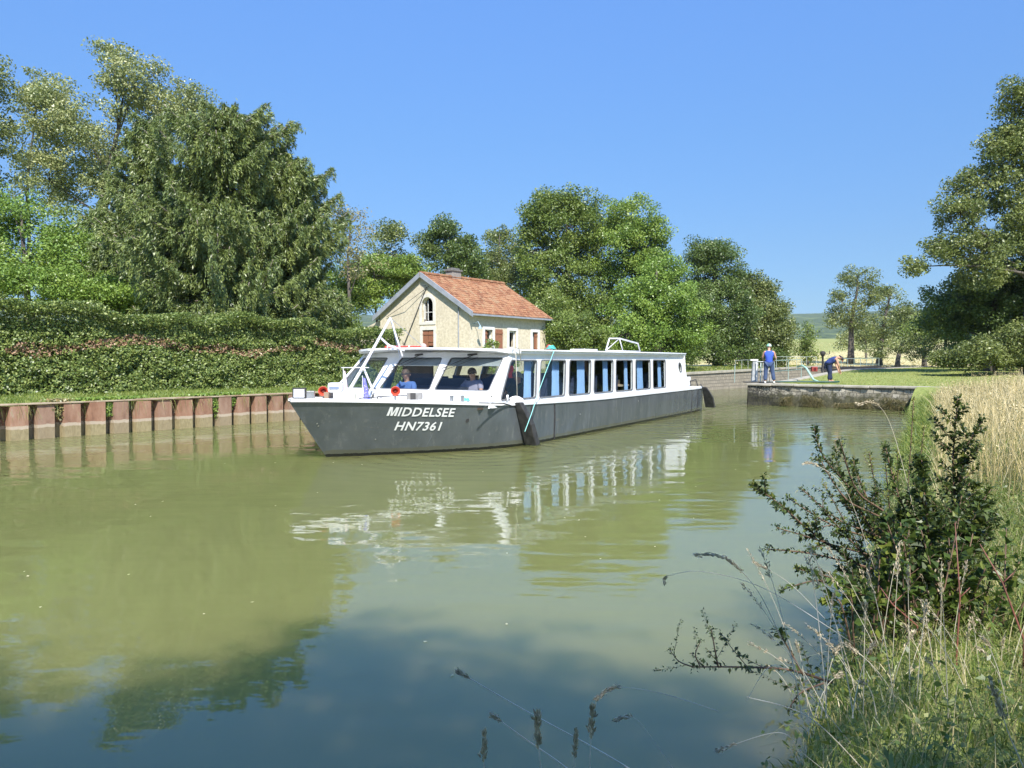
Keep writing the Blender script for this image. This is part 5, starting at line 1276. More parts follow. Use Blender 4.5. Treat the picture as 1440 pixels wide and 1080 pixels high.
# ---- hedge
def band_leaves(n, s0, s1, tface, tback, z0, ztop, size, wob=.20):
    s = rng.uniform(s0, s1, n); side = rng.random(n)
    z = np.empty(n); t = np.empty(n)
    top = np.array([ztop(v) for v in s])
    face = side < .68
    z[face] = z0+(top[face]-z0)*rng.random(face.sum())
    bump = np.array([noise.noise(Vector((a*1.3, b*1.6, 4)))*wob+noise.noise(Vector((a*4, b*4, 9)))*.14 for a, b in zip(s, np.where(face, z, 3))])
    t[face] = tface+bump[face]-.20*(z[face]-z0)-.35*np.clip(z[face]-2.7, 0, 2)**1.4-rng.random(face.sum())**2*.35
    nf = ~face
    t[nf] = rng.uniform(tback, tface, nf.sum()); z[nf] = top[nf]+bump[nf]*.8-rng.random(nf.sum())**2*.3
    x = AX+UX*s+UY*t; y = AY+UY*s-UX*t
    C = np.stack([x, y, z], 1); return C, s, face
hz_top = lambda s: 3.72-.028*max(0, s)+.14*math.sin(s*.8)+.1*math.sin(s*2.3)
C, s_, face = band_leaves(150000, -7, 16.5, -3.3, -5.6, .95, hz_top, .05)
hedge = empty('hedge', (*XY(5, -4.2), .95), 0, 'long tall clipped green hedge along the far bank', 'hedge')
Nn = np.array([-UY*0+.62*1, -.79, 0])*np.array([1, 1, 0])
bias = np.where(face[:, None], np.array([.45, -.5, .55]), np.array([0, 0, 1.]))
V = leaves(C, .085, .06, bias=bias, jit=.95)
zrel = C[:, 2]; bn = np.array([noise.noise(Vector((a*.7, b*2.5, 1))) for a, b in zip(s_, zrel)]); brown = (np.abs(zrel-2.42+.12*np.sin(s_*.9)) < .10+.35*bn) & (rng.random(len(C)) < .55) & face
rv = rng.random(len(C))*.8
V = V-np.array(hedge.location)
HG = leafmat('hedge_leaf', [(0, (0.071, 0.121, 0.034)), (.45, (0.169, 0.244, 0.064)), (.8, (0.321, 0.389, 0.129)), (.88, (0.405, 0.406, 0.189)), (.9, (0.270, 0.162, 0.104)), (1, (0.473, 0.324, 0.227))])
rv[brown] = rng.uniform(.9, 1, brown.sum())
quads_mesh('foliage', V, rv, HG, hedge)
mb = MB(); k = 60
for i in range(k+1):
    s = -7+23.3*i/k; zt_ = hz_top(s)-.45
    for (t, z) in ((-3.9, .7), (-4.15, 2.5), (-4.95, zt_-.1), (-5.4, .7)):
        x, y = XY(s, t+.1*noise.noise(Vector((s, z, 0)))); mb.v.append((x-hedge.location[0], y-hedge.location[1], z-.95))
for i in range(k):
    for j in range(3): a_ = i*4+j; mb.f.append((a_, a_+1, a_+5, a_+4))
mb.f += [(0, 1, 2, 3), (4*k, 4*k+1, 4*k+2, 4*k+3)]
mb.build('twig_core', mat('hedge_twigs', (.045, .045, .02), (.02, .024, .01), 6, 1, bstr=.5), hedge)

# ---- grass helpers
def blades(pos, h, wd, lean, seg=2, droop=.5, az=None):
    """curved grass blades as quads. pos (N,3)"""
    n = len(pos); az = rng.uniform(0, 2*math.pi, n) if az is None else az
    d = np.stack([np.cos(az), np.sin(az), np.zeros(n)], 1); fa = rng.uniform(0, math.pi, n); sd = np.stack([np.cos(fa), np.sin(fa), np.zeros(n)], 1)
    out_ = []; prev = None
    for k in range(seg+1):
        q = k/seg; c_ = pos+d*(lean*q**1.8)[:, None]; c_[:, 2] += h*q-(lean*droop)*q**3
        wv_ = (wd*(1-q*.88)/2)[:, None]
        a, b = c_-sd*wv_, c_+sd*wv_
        if prev is not None: out_.append(np.stack([prev[0], prev[1], b, a], 1))
        prev = (a, b)
    return np.concatenate(out_), np.tile(np.arange(n), seg)
GRS = leafmat('green_grass', [(0, (0.075, 0.125, 0.025)), (.4, (0.163, 0.250, 0.044)), (.75, (0.300, 0.350, 0.088)), (1, (0.475, 0.425, 0.188))], trans=.35)
DRY = leafmat('dry_grass', [(0, (0.160, 0.190, 0.060)), (.15, (0.375, 0.325, 0.150)), (.4, (0.525, 0.450, 0.237)), (.8, (0.675, 0.587, 0.350)), (1, (0.775, 0.700, 0.463))], trans=.3)
def scatter(fn, n):
    P = fn(n); return P
def zs(P): return np.array([gz(a, b) for a, b in P])
# far bank strip
s = rng.uniform(-8, 24, 36000); t = -.32-rng.random(36000)*3.2; P = np.stack([AX+UX*s+UY*t, AY+UY*s-UX*t], 1)
pos = np.column_stack([P, zs(P)]); hh = rng.uniform(.04, .13, len(P))*(1+.8*(rng.random(len(P)) < .06)); V, ix = blades(pos, hh, np.full(len(P), .02), hh*.6, 1)
quads_mesh('bank_grass', V, (rng.random(len(P))*.8)[ix], GRS); tag(bpy.data.objects['bank_grass'], 'green grass strip between hedge and rusty retaining wall', 'grass', kind='stuff')
s = rng.uniform(24, 66, 26000); t = -.4-rng.random(26000)*5; P = np.stack([AX+UX*s+UY*t, AY+UY*s-UX*t], 1)
pos = np.column_stack([P, zs(P)]); hh = rng.uniform(.06, .28, len(P)); V, ix = blades(pos, hh, np.full(len(P), .04), hh*.6, 1)
o = quads_mesh('verge_grass', V, (rng.random(len(P)))[ix], GRS); tag(o, 'grass verge above the far lock wall below the dark trees', 'grass', kind='stuff')
n = 5200; s = rng.uniform(-5, 24, n); t = .02+.22*rng.random(n)**2; cl = np.array([noise.noise(Vector((v*1.1, 0, 3))) for v in s]); kp = rng.random(n) < .12+1.6*np.clip(cl, 0, 1); s = s[kp]; t = t[kp]; n = len(s)
pos = np.stack([AX+UX*s+UY*t, AY+UY*s-UX*t, np.full(n, .89)], 1); hh = rng.uniform(.05, .14, n); V, ix = blades(pos, hh, np.full(n, .018), hh*2.2, 3, 1.9, az=np.full(n, math.atan2(-UX, UY))+rng.normal(size=n)*.5)
o = quads_mesh('cap_grass', V, rng.random(n)[ix], GRS); tag(o, 'tufts of grass hanging over the edge of the rusty wall', 'grass', kind='stuff')
# lawn
s = rng.uniform(26.7, 66, 60000); s = 26.7+(s-26.7)**1.0; t = 8.8+rng.random(60000)*20; P = np.stack([AX+UX*s+UY*t, AY+UY*s-UX*t], 1)
pos = np.column_stack([P, zs(P)]); hh = rng.uniform(.02, .07, len(P)); V, ix = blades(pos, hh, np.full(len(P), .03), hh*.8, 1)
o = quads_mesh('lawn_grass', V, (.35+.65*rng.random(len(P)))[ix], GRS); tag(o, 'short sunlit lawn on top of the quay', 'grass', kind='stuff')
# weeds on the quay wall foot
n = 9000; y_ = -rng.uniform(1.5, 9.0, n); y_ = y_[np.array([noise.noise(Vector((v*1.6, 3, 3))) for v in y_]) > -.08+.25*(rng.random(n)-.5)]; n = len(y_); base_ = np.array([gz(0, 0)])
qx, qy = XY(ISL_S, ISL_T)
sx = ISL_S-.12+.35*(-y_)/8.6-rng.random(n)*.22; tt = ISL_T-y_
P = np.stack([AX+UX*sx+UY*tt, AY+UY*sx-UX*tt], 1); pos = np.column_stack([P, .02+rng.random(n)*.3*(1+.5*np.sin(y_*2))]); hh = rng.uniform(.05, .22, n)
V, ix = blades(pos, hh, np.full(n, .018), hh*1.2, 2, 1.2); o = quads_mesh('wall_weeds', V, (rng.random(n))[ix], leafmat('wall_weed', [(0, (.05, .055, .02)), (.5, (.12, .11, .045)), (1, (.24, .20, .10))])); tag(o, 'dry brown weeds growing at the foot of the quay wall', 'weeds', kind='stuff')
# field tufts beyond
n = 30000; r_ = 78+rng.random(n)**1.5*150; az = rng.uniform(.1, .72, n); P = np.stack([r_*np.sin(az), r_*np.cos(az)], 1)
P = P[[st(a, b)[0] > 67 for a, b in P]]
pos = np.column_stack([P, zs(P)]); hh = rng.uniform(.08, .22, len(P)); V, ix = blades(pos, hh, np.full(len(P), .10), hh*.8, 1); o = quads_mesh('field_grass', V, (rng.random(len(P)))[ix], DRY); tag(o, 'dry straw coloured grass of the field beyond the lock', 'grass', kind='stuff')

# ---- near right bank
def near_pts(n, smin, smax, dmin, dmax, pw=1.):
    s = smin+(smax-smin)*rng.random(n)**pw; d = rng.uniform(dmin, dmax, n); bt = np.array([bank_t(v) for v in s]); t = bt+d
    return np.stack([AX+UX*s+UY*t, AY+UY*s-UX*t], 1), s, d
def cull(P, lo=-.1, hi=.95):
    return (P[:, 1] > 1.1) & (P[:, 0]/P[:, 1] < hi) & (P[:, 0]/P[:, 1] > lo)
sets = []
# dry tall stalks, sunlit, towards the island
P, s, d = near_pts(52000, 2.0, 22, .6, 9); k = cull(P) & (np.array([noise.noise(Vector((a*.9, b*.9, 6))) for a, b in P])+rng.random(len(P))*.9 > .42-.06*np.minimum(d, 4)); P = P[k]; s = s[k]; d = d[k]
pos = np.column_stack([P, zs(P)]); n = len(P); hh = rng.uniform(.45, 1.15, n)*np.clip(.6+d*.25, .5, 1.0); 
V, ix = blades(pos, hh, rng.uniform(.006, .013, n)*np.clip(P[:, 1]/9, .8, 2.4), hh*rng.uniform(.03, .5, n)**1.0, 3, .5)
pn = np.array([noise.noise(Vector((a*.6, b*.6, 16))) for a, b in P]); o = quads_mesh('dry_grass', V, np.clip(rng.random(n)*.75+.22+.5*pn, 0, 1)[ix], DRY); tag(o, 'tall sunlit straw coloured grass on the near bank at right', 'grass', kind='stuff')
# seed heads
pick = rng.random(n) < .14; hp_ = pos[pick].copy(); hp_[:, 2] += hh[pick]*.92; m_ = len(hp_)
C = np.repeat(hp_, 7, 0)+rng.normal(size=(m_*7, 3))*np.array([.02, .02, .045]); 
V = leaves(C, .035, .013, bias=(0, 0, 0), jit=1, axis_bias=(0, 0, 1.5)); o = quads_mesh('seed_heads', V, rng.random(len(C))*.9, DRY); tag(o, 'feathery pale seed heads above the dry grass', 'grass', kind='stuff')
# green grass at the island end and under the dry grass
P, s, d = near_pts(42000, 5, 24.5, -.9, 5.4); k = cull(P); P = P[k]; d = d[k]; s = s[k]
n = len(P); pos = np.column_stack([P, zs(P)]); hh = rng.uniform(.25, .65, n)*np.where(s > 17, 1.15, .9); V, ix = blades(pos, hh, rng.uniform(.012, .022, n), hh*rng.uniform(.3, .9, n), 3, .8)
o = quads_mesh('tall_green_grass', V, (rng.random(n)*.85)[ix], GRS); tag(o, 'fresh green overhanging grass where bank and quay wall meet', 'grass', kind='stuff')
# near mixed grass
NG = leafmat('near_grass', [(0, (0.056, 0.094, 0.022)), (.35, (0.125, 0.200, 0.037)), (.6, (0.225, 0.300, 0.075)), (.8, (0.375, 0.362, 0.175)), (1, (0.550, 0.500, 0.325))], trans=.35)
P, s, d = near_pts(120000, -7.2, 8, -.75, 5.5); k = cull(P, -.2, 1.1); P = P[k]; d = d[k]; s = s[k]
n = len(P); zz_ = zs(P); k = (zz_ > .0) & ((np.hypot(P[:, 0], P[:, 1]) > 1.9)); P = P[k]; zz_ = zz_[k]; d = d[k]; n = len(P)
pos = np.column_stack([P, zz_]); hh = rng.uniform(.10, .42, n)*np.clip(.75+.2*d, .6, 1.25)
V, ix = blades(pos, hh, rng.uniform(.003, .0085, n), hh*rng.uniform(.2, 1.0, n), 4, .8)
o = quads_mesh('near_grass', V, rng.random(n)[ix]**.8, NG); tag(o, 'shaded green and straw grass filling the lower right corner', 'grass', kind='stuff')
# little leaf weeds between
P, s, d = near_pts(9000, -5.5, 9, -.2, 4.5); k = cull(P, -.2, 1.1) & (np.hypot(P[:, 0], P[:, 1]) > 2.2); P = P[k]; zz_ = zs(P); n = len(P)
C = np.column_stack([P, zz_+rng.uniform(.02, .22, n)]); C = np.repeat(C, 4, 0)+rng.normal(size=(n*4, 3))*.03
V = leaves(C, .035, .02, bias=(0, -.2, .8), jit=.6); o = quads_mesh('ground_cover', V, rng.random(n*4), leafmat('weed_leaf', [(0, (.05, .09, .02)), (.6, (.11, .17, .035)), (1, (.22, .24, .06))])); tag(o, 'small leafy weeds among the near grass', 'weeds', kind='stuff')

# ---- near shrub (dark leafy bush hanging over the water)
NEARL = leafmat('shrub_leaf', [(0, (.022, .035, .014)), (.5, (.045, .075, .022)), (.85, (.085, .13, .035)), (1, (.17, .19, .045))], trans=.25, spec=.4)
YOUNG = leafmat('young_leaf', [(0, (.10, .12, .03)), (.6, (.20, .23, .06)), (1, (.33, .34, .10))], trans=.4)
STEM = mat('shrub_stem', (.10, .06, .04), (.16, .10, .06), 8, .8)
REDST = mat('red_stem', (.22, .075, .05), (.15, .06, .04), 10, .6)
def leaf2(C, L, Wd, dirs, nb=(0, -.1, .8), jit=.5):
    """pointed leaf of two folded halves"""
    n = len(C); d = unit(dirs+rng.normal(size=(n, 3))*.3); nr = unit(rng.normal(size=(n, 3))*jit+np.array(nb)); nr = unit(nr-d*np.sum(d*nr, 1, keepdims=True)); sd = np.cross(nr, d)
    L = L[:, None]; W_ = Wd[:, None]; up = nr*W_*.25
    b = C; m1 = C+d*L*.42-nr*L*.03; tp = C+d*L-nr*L*.16; l = C+d*L*.38+sd*W_/2+up; r = C+d*L*.38-sd*W_/2+up
    return np.concatenate([np.stack([b, m1, tp, l], 1), np.stack([b, r, tp, m1], 1)]), np.tile(np.arange(n), 2)
class Shrub:
    def __init__(s, name, label, base, cat='bush', group=None): s.root = empty(name, base, 0, label, cat, group); s.O = Vector(base); s.tb = MB(); s.C = []; s.D = []; s.L = []; s.K = []; s.Yc = []; s.Yd = []
    def stem(s, pts, r0=.009, dens=60, L=.045, side=0, sides=6, tipden=1., young=False, bare=.1, cluster=.0):
        P = [at(*p)-s.O for p in pts]; Q = []
        for i in range(len(P)-1):
            for k in range(6):
                q = k/6; a = P[max(0, i-1)]; b = P[i]; c_ = P[i+1]; d_ = P[min(len(P)-1, i+2)]
                Q.append(.5*((2*b)+(c_-a)*q+(2*a-5*b+4*c_-d_)*q*q+(3*b-a-3*c_+d_)*q**3))
        Q.append(P[-1]); n = len(Q); s.tb.tube(Q, [r0*(1-.8*i/n)+.0012 for i in range(n)], 6)
        tot = sum((Q[i+1]-Q[i]).length for i in range(n-1)); k = int(tot*dens)
        def put(A, k, lo, L, spread):
            m_ = len(A)
            for j in range(k):
                f = lo+(1-lo)*((j+random.random())/k)**(1/(1+.5*tipden)); i = min(m_-2, int(f*(m_-1))); q = f*(m_-1)-i; p = A[i].lerp(A[i+1], q); d = (A[i+1]-A[i]).normalized()
                a = Vector((random.gauss(0, 1), random.gauss(0, 1), random.gauss(0, .7))); a = (a-d*a.dot(d)).normalized()
                s.C.append(p+a*spread*random.random()); s.D.append((a+d*.7).normalized()); s.L.append(L*random.uniform(.6, 1.2)*(1-.35*f)); s.K.append(random.random())
        put(Q, k, bare, L, .01)
        for j in range(side):
            f = random.uniform(.2, .95); i = int(f*(n-2)); p = Q[i]; d = (Q[i+1]-Q[i]).normalized(); a = Vector((random.gauss(0, 1), random.gauss(0, 1), random.gauss(.3, .7))); a = (a-d*a.dot(d)).normalized()
            ln = random.uniform(.12, .32)*(1.1-.6*f); B = [p+(d*.75+a*.8)*ln*t_+Vector((0, 0, .12*ln*t_*t_)) for t_ in (0, .25, .5, .75, 1)]
            s.tb.tube(B, [r0*.35, r0*.3, r0*.25, r0*.2, .001], 4); put(B, int(ln*dens*1.2)+3, .1, L*.9, .008)
        # terminal rosette
        for j in range(int(14*tipden)):
            a = Vector((random.gauss(0, 1), random.gauss(0, 1), random.gauss(.3, 1))).normalized(); s.C.append(Q[-1]+a*random.uniform(0, .03)); s.D.append(a); s.L.append(L*.55*random.uniform(.6, 1.1)); s.K.append(random.random())
    def done(s, lm=None, sm_=STEM, ratio=.62):
        C = np.array([tuple(v) for v in s.C]); D = np.array([tuple(v) for v in s.D]); L = np.array(s.L); K = np.array(s.K)
        V, ix = leaf2(C, L, L*ratio, D); s.tb.build('stem', sm_, s.root, smooth=True); quads_mesh('foliage', V, K[ix], lm or NEARL, s.root)
b0 = atz(1330, 905, .45)
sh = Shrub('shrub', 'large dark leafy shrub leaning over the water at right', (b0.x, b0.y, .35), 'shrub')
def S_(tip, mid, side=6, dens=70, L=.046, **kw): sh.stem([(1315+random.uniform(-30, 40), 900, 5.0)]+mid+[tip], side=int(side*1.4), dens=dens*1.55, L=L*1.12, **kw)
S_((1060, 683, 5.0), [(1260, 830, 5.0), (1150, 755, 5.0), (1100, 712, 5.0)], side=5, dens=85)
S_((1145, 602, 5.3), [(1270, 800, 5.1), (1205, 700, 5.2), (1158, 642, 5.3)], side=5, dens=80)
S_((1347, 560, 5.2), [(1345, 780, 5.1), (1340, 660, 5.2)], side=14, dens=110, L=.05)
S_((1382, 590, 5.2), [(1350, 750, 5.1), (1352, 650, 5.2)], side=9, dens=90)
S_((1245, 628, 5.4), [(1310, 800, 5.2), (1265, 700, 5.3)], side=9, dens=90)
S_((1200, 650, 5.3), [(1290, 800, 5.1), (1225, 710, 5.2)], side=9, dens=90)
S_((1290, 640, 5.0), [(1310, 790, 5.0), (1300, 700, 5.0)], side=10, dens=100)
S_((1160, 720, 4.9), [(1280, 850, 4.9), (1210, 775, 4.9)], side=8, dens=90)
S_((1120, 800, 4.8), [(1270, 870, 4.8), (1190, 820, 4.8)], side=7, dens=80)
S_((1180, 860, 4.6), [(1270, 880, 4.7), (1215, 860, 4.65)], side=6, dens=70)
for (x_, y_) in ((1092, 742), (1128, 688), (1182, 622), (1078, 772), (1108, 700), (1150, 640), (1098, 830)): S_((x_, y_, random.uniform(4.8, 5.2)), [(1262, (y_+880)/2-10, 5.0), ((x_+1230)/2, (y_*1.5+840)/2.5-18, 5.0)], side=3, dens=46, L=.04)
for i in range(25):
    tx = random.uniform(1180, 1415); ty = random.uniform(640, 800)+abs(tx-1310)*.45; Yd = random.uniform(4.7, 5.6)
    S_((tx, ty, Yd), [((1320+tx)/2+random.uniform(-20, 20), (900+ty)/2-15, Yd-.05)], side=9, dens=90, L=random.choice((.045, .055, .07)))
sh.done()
yb = Shrub('sapling', 'sunlit yellow green young shoots above the dark shrub', tuple(atz(1260, 860, .4)), 'sapling')
for (x, y, Yd) in ((1243, 628, 5.7), (1222, 636, 5.8), (1262, 632, 5.8), (1232, 690, 5.7), (1158, 680, 5.6), (1285, 560, 6.2), (1300, 600, 6.3)):
    yb.stem([(1265, 870, 5.6), ((1265+x)/2, (870+y)/2, Yd), (x, y, Yd)], r0=.006, dens=55, L=.035, side=5, bare=.55)
yb.done(YOUNG)
br = Shrub('bramble', 'low leafy branch reaching out horizontally over the water', tuple(atz(1150, 950, .25)), 'bramble')
br.stem([(1170, 960, 4.1), (1110, 942, 4.1), (1040, 938, 4.1), (975, 938, 4.1)], r0=.007, dens=70, L=.04, side=7, tipden=1)
br.stem([(1010, 938, 4.1), (1005, 912, 4.1), (1000, 884, 4.1)], r0=.004, dens=110, L=.028, side=2, tipden=1.3)
br.stem([(985, 938, 4.1), (978, 920, 4.1), (985, 902, 4.1)], r0=.003, dens=90, L=.022, side=1, tipden=1.2)
br.stem([(975, 938, 4.1), (955, 930, 4.1), (942, 914, 4.1)], r0=.003, dens=100, L=.022, side=2, tipden=1.5)
br.stem([(1130, 950, 4.05), (1105, 905, 4.05), (1095, 890, 4.05)], r0=.005, dens=40, L=.06, side=1)
br.stem([(1160, 960, 4.0), (1125, 975, 4.0), (1108, 1000, 4.0)], r0=.004, dens=60, L=.035, side=1)
br.done()
rb = Shrub('bramble', 'tangle of broad green bramble leaves on red canes below the dark shrub', tuple(atz(1370, 950, .5)), 'bramble')
for i in range(26):
    x0_ = random.uniform(1200, 1440); tx = x0_+random.uniform(-90, 60); rb.stem([(x0_, 930, 4.3), ((x0_+tx)/2, 850, 4.25), (tx, random.uniform(720, 860), random.uniform(4.1, 4.5))], r0=.006, dens=26, L=.085, side=2, tipden=.3, bare=.3)
rb.done(leafmat('bramble_leaf', [(0, (.03, .055, .015)), (.6, (.07, .12, .025)), (1, (.16, .20, .04))], trans=.3, spec=.4), STEM, .8)
for (a, b, c_, lab) in (((1345, 925, 3.9), (1350, 840, 3.9), (1343, 735, 3.95), 'upright red cane in front of the dark shrub'), ((1440, 900, 3.6), (1410, 820, 3.65), (1378, 765, 3.7), 'leaning red cane at the right edge'), ((1290, 880, 4.1), (1255, 850, 4.1), (1235, 822, 4.15), 'short red cane left of the upright red cane')):
    P = [at(*a), at(*b), at(*c_)]; mb = MB(); mb.tube([P[0]-Vector((0, 0, .25))]+P, [.006, .005, .004, .002], 7)
    mb.tube([P[1], P[1]+Vector((.05, 0, .05))], [.004, .002], 5); o = mb.build('cane', REDST, smooth=True); tag(o, lab, 'cane', 'red canes at the right')

# ---- single grass stalks in the foreground
STRAW = mat('straw_stalk', (.66, .60, .45), (.50, .44, .32), 10, .8)
SEED = leafmat('seed_head', [(0, (0.280, 0.238, 0.182)), (.6, (0.504, 0.448, 0.336)), (1, (0.770, 0.700, 0.560))])
def stalk(pts, label, head=.0, r=.0022, hw=.011, hn=70, group='single grass stalks over the water'):
    P = [at(*p) for p in pts]; Q = []
    for i in range(len(P)-1):
        for k in range(7):
            q = k/7; a = P[max(0, i-1)]; b = P[i]; c_ = P[i+1]; d_ = P[min(len(P)-1, i+2)]
            Q.append(.5*((2*b)+(c_-a)*q+(2*a-5*b+4*c_-d_)*q*q+(3*b-a-3*c_+d_)*q**3))
    Q.append(P[-1]); root = empty('grass_stalk', Q[0], 0, label, 'grass stalk', group); O = Q[0]
    Q = [q-O for q in Q]; n = len(Q); mb = MB(); mb.tube(Q, [r*(1-.6*i/n) for i in range(n)], 5); mb.build('stem', STRAW, root, smooth=True)
    if head:
        lens = [0]
        for i in range(n-1): lens.append(lens[-1]+(Q[i+1]-Q[i]).length)
        C = []; D = []
        for j in range(hn):
            l = lens[-1]-head*random.random(); i = max(0, min(n-2, next((k for k in range(n-1) if lens[k+1] >= l), n-2))); q = (l-lens[i])/max(1e-6, lens[i+1]-lens[i]); d = (Q[i+1]-Q[i]).normalized()
            C.append(tuple(Q[i].lerp(Q[i+1], q)+Vector([random.gauss(0, hw*.35) for _ in range(3)]))); D.append(tuple(d))
        C = np.array(C); D = np.array(D); V, ix = leaf2(C, np.full(len(C), .018), np.full(len(C), .007), D*1.2, jit=1, nb=(0, 0, 0)); quads_mesh('seed_head', V, rng.random(len(C))[ix], SEED, root)
stalk([(930, 1110, 2.9), (850, 1060, 2.9), (740, 1000, 2.9), (645, 945, 2.9)], 'longer pale straw leaning low over the dark water', .05, .0042)
stalk([(860, 1130, 2.8), (790, 1075, 2.8), (740, 1040, 2.8), (693, 1006, 2.8)], 'shorter pale straw just below the long one', .04, .0038)
stalk([(1100, 900, 3.6), (1065, 830, 3.6), (1020, 785, 3.6), (977, 780, 3.6)], 'arching stalk with a long furry seed head left of the shrub', .26, hn=170, hw=.012)
stalk([(1200, 905, 3.9), (1080, 830, 3.9), (990, 804, 3.9), (940, 810, 3.9), (934, 820, 3.9)], 'thin curved stalk with a few hanging seeds left of the shrub', .05, .0018, hn=30)
stalk([(770, 1130, 1.9), (760, 1075, 1.9), (755, 1005, 1.9)], 'upright dark seed spike near the bottom edge, shorter of a pair', .09, .002, .009, 90)
stalk([(830, 1130, 2.0), (830, 1060, 2.0), (834, 992, 2.0)], 'upright pale seed spike near the bottom edge', .09, .002, .009, 90)
stalk([(808, 1130, 2.1), (807, 1080, 2.1), (810, 1030, 2.1)], 'thin dark seed spike beside the pale one', .07, .002, .008, 60)
stalk([(681, 1130, 2.0), (681, 1080, 2.0), (681, 1030, 2.0)], 'faint grey seed spike leftmost at the bottom edge', .08, .0018, .009, 60)
stalk([(1010, 1000, 3.2), (930, 975, 3.2), (868, 967, 3.2), (837, 984, 3.2)], 'thin stalk with drooping seed head over dark water', .13, .0014, .012, 90)
stalk([(980, 1130, 3.0), (925, 1050, 3.0), (893, 1010, 3.0), (866, 1012, 3.0)], 'small arched seed head low over the water', .07, .0012, .01, 60)
stalk([(1200, 1050, 3.2), (1150, 990, 3.2), (1090, 935, 3.2), (1050, 985, 3.2)], 'bent straw at the edge of the near grass', 0, .002)
stalk([(1230, 1100, 3.0), (1140, 1010, 3.0), (1050, 980, 3.0)], 'pale straight straw leaning out of the near grass', 0, .0028)
stalk([(1180, 1100, 3.1), (1130, 1060, 3.1), (1095, 1030, 3.1), (1010, 1055, 3.1)], 'thin drooping straw low at the grass edge', .08, .0016, .01, 50)
stalk([(1440, 1080, 2.2), (1418, 1030, 2.2), (1395, 960, 2.2)], 'grey seed spike leaning in the right bottom corner', .12, .002, .014, 120)
stalk([(1160, 870, 4.2), (1110, 820, 4.2), (1060, 790, 4.2)], 'thin stalk beside the furry seed head', .1, .0014, .01, 60)
stalk([(1230, 800, 4.6), (1190, 690, 4.6), (1150, 655, 4.6), (1130, 652, 4.6)], 'pale arching grass stem in front of the shrub tip', .1, .0016, .01, 60)
stalk([(1300, 780, 5.0), (1260, 620, 5.0), (1235, 570, 5.0), (1205, 568, 5.0)], 'pale arching grass stem above the shrub', .16, .002, .014, 110)
for i in range(60):
    x0_ = random.uniform(1120, 1440); Yd = random.uniform(3.0, 4.6); tx = x0_+random.uniform(-110, 50); ty = random.uniform(760, 960)
    if i == 0: A_ = []
    P = [at(x0_, 1010, Yd), at((x0_*1.3+tx*.7)/2, (1000+ty)/2-20, Yd), at(tx, ty, Yd)]; A_.append(P)
mb = MB(); CC = []; DD = []
for P in A_:
    Q = [P[0]*(1-q)**2+P[1]*2*q*(1-q)+P[2]*q*q for q in [i/8 for i in range(9)]]; mb.tube(Q, [.0022*(1-.6*i/9) for i in range(9)], 4)
    for j in range(34): q = .78+.22*random.random(); i = min(7, int(q*8)); CC.append(tuple(Q[i].lerp(Q[i+1], q*8-i)+Vector([random.gauss(0, .005) for _ in range(3)]))); DD.append(tuple((Q[i+1]-Q[i]).normalized()))
o = mb.build('tall_stalks', STRAW); tag(o, 'many thin dry stalks rising through the near grass', 'grass', kind='stuff')
V, ix = leaf2(np.array(CC), np.full(len(CC), .018), np.full(len(CC), .007), np.array(DD), jit=1, nb=(0, 0, 0)); o = quads_mesh('stalk_seeds', V, rng.random(len(CC))[ix], SEED); tag(o, 'small seed clusters on the dry stalks of the near grass', 'grass', kind='stuff')

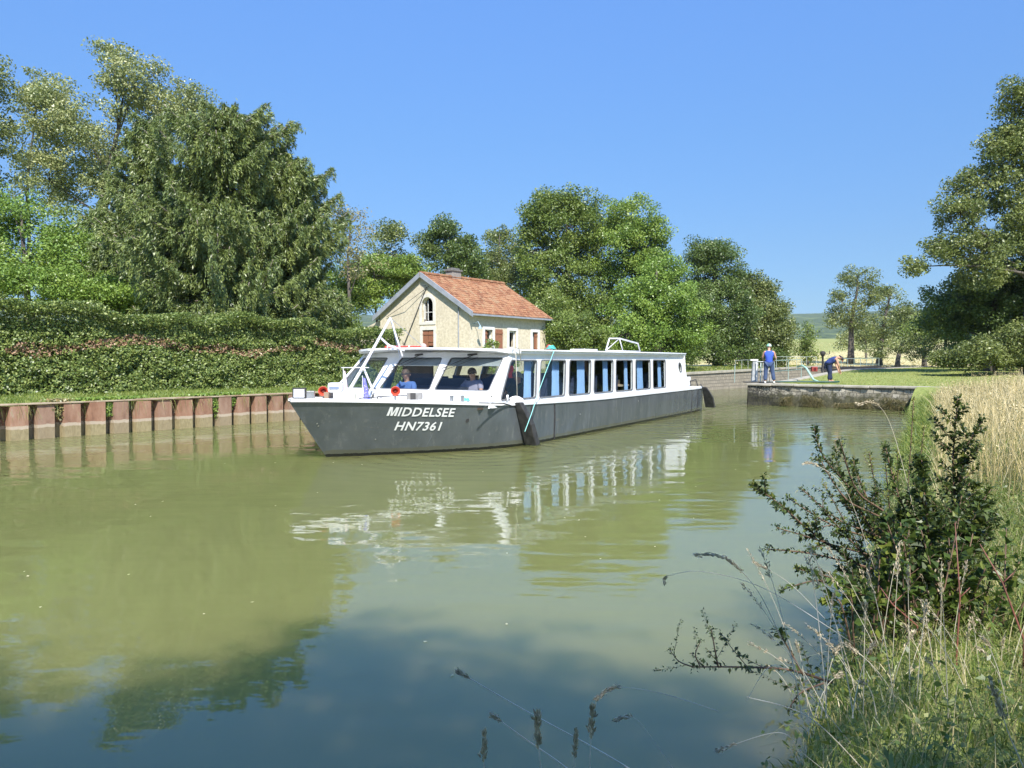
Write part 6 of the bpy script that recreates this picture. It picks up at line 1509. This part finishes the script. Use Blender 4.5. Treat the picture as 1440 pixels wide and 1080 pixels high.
# ---- ivy hanging over the retaining wall
for (px, wdt, lab) in ((168, 22, 'green creeper hanging over the retaining wall at left'), (320, 22, 'larger green creeper hanging over the retaining wall nearer the boat'), (102, 8, 'small dry creeper in a recess of the retaining wall')):
    q = atz(px, 569-(px)*.045, .95); s0, t0 = st(q.x, q.y); s0 = s0; n = 2600 if wdt > 10 else 600
    s = s0+rng.normal(size=n)*wdt/60; z = .98-rng.random(n)**1.2*(.78 if px > 300 else .5)*np.exp(-((s-s0)/.5)**2)*rng.uniform(.6, 1.1, n); t = -.05+.32*rng.random(n)**.6
    P = np.stack([AX+UX*s+UY*t, AY+UY*s-UX*t, z], 1); o0 = Vector((q.x, q.y, .95)); V = leaves(P, .07, .05, bias=(.4, -.5, .3), jit=.7)-np.array(o0)
    o = quads_mesh('creeper', V, rng.random(n), G_BRIGHT if px > 150 else G_RUST); o.location = o0; tag(o, lab, 'creeper', 'creepers on the retaining wall')
n = 16000; kk = rng.integers(0, 44, n); s = -4.3+.61*kk+rng.uniform(-.13, .09, n); dens_ = np.array([noise.noise(Vector((v*.9, 0, 7))) for v in s]); keep = rng.random(n) < .25+1.3*np.clip(dens_, 0, 1); s = s[keep]; n = len(s)
t = -.02+.13*rng.random(n); P = np.stack([AX+UX*s+UY*t, AY+UY*s-UX*t, .30+.58*rng.random(n)], 1)
V = leaves(P, .10, .018, bias=(.3, -.5, .2), jit=.8, axis_bias=(0, 0, 1.2)); o = quads_mesh('wall_growth', V, rng.random(n), leafmat('recess_growth', [(0, (.08, .09, .04)), (.5, (.22, .20, .12)), (1, (.42, .38, .28))], .2)); tag(o, 'dry stems and weeds growing in the recesses of the rusty wall', 'weeds', kind='stuff')
# floating leaves
n = 46; xs2 = rng.uniform(-7, 5, n); ys2 = rng.uniform(4.5, 15, n); P = np.column_stack([xs2, ys2, np.full(n, .006)])
P = P[[st(a, b)[1] < bank_t(st(a, b)[0])-2 for a, b in P[:, :2]]]
V = leaves(P, .035, .02, bias=(0, 0, 30), jit=.5); o = quads_mesh('floating_leaves', V, rng.random(len(P)), leafmat('fallen_leaf', [(0, (.4, .4, .2)), (1, (.6, .58, .4))], 0)); tag(o, 'scattered fallen leaves floating on the water', 'leaves', kind='stuff')

# ---- air: even haze
mb = MB(); mb.box((0, 0, 71), (6600, 6600, 148)); m, nt, out = newmat('haze_air')
pv_ = nt.nodes.new('ShaderNodeVolumePrincipled'); pv_.inputs['Color'].default_value = (.82, .90, 1, 1); pv_.inputs['Density'].default_value = .00011; pv_.inputs['Anisotropy'].default_value = .2
nt.links.new(pv_.outputs[0], out.inputs['Volume']); tag(mb.build('haze', m), 'faint blue haze over the distant hills', 'haze', kind='stuff')
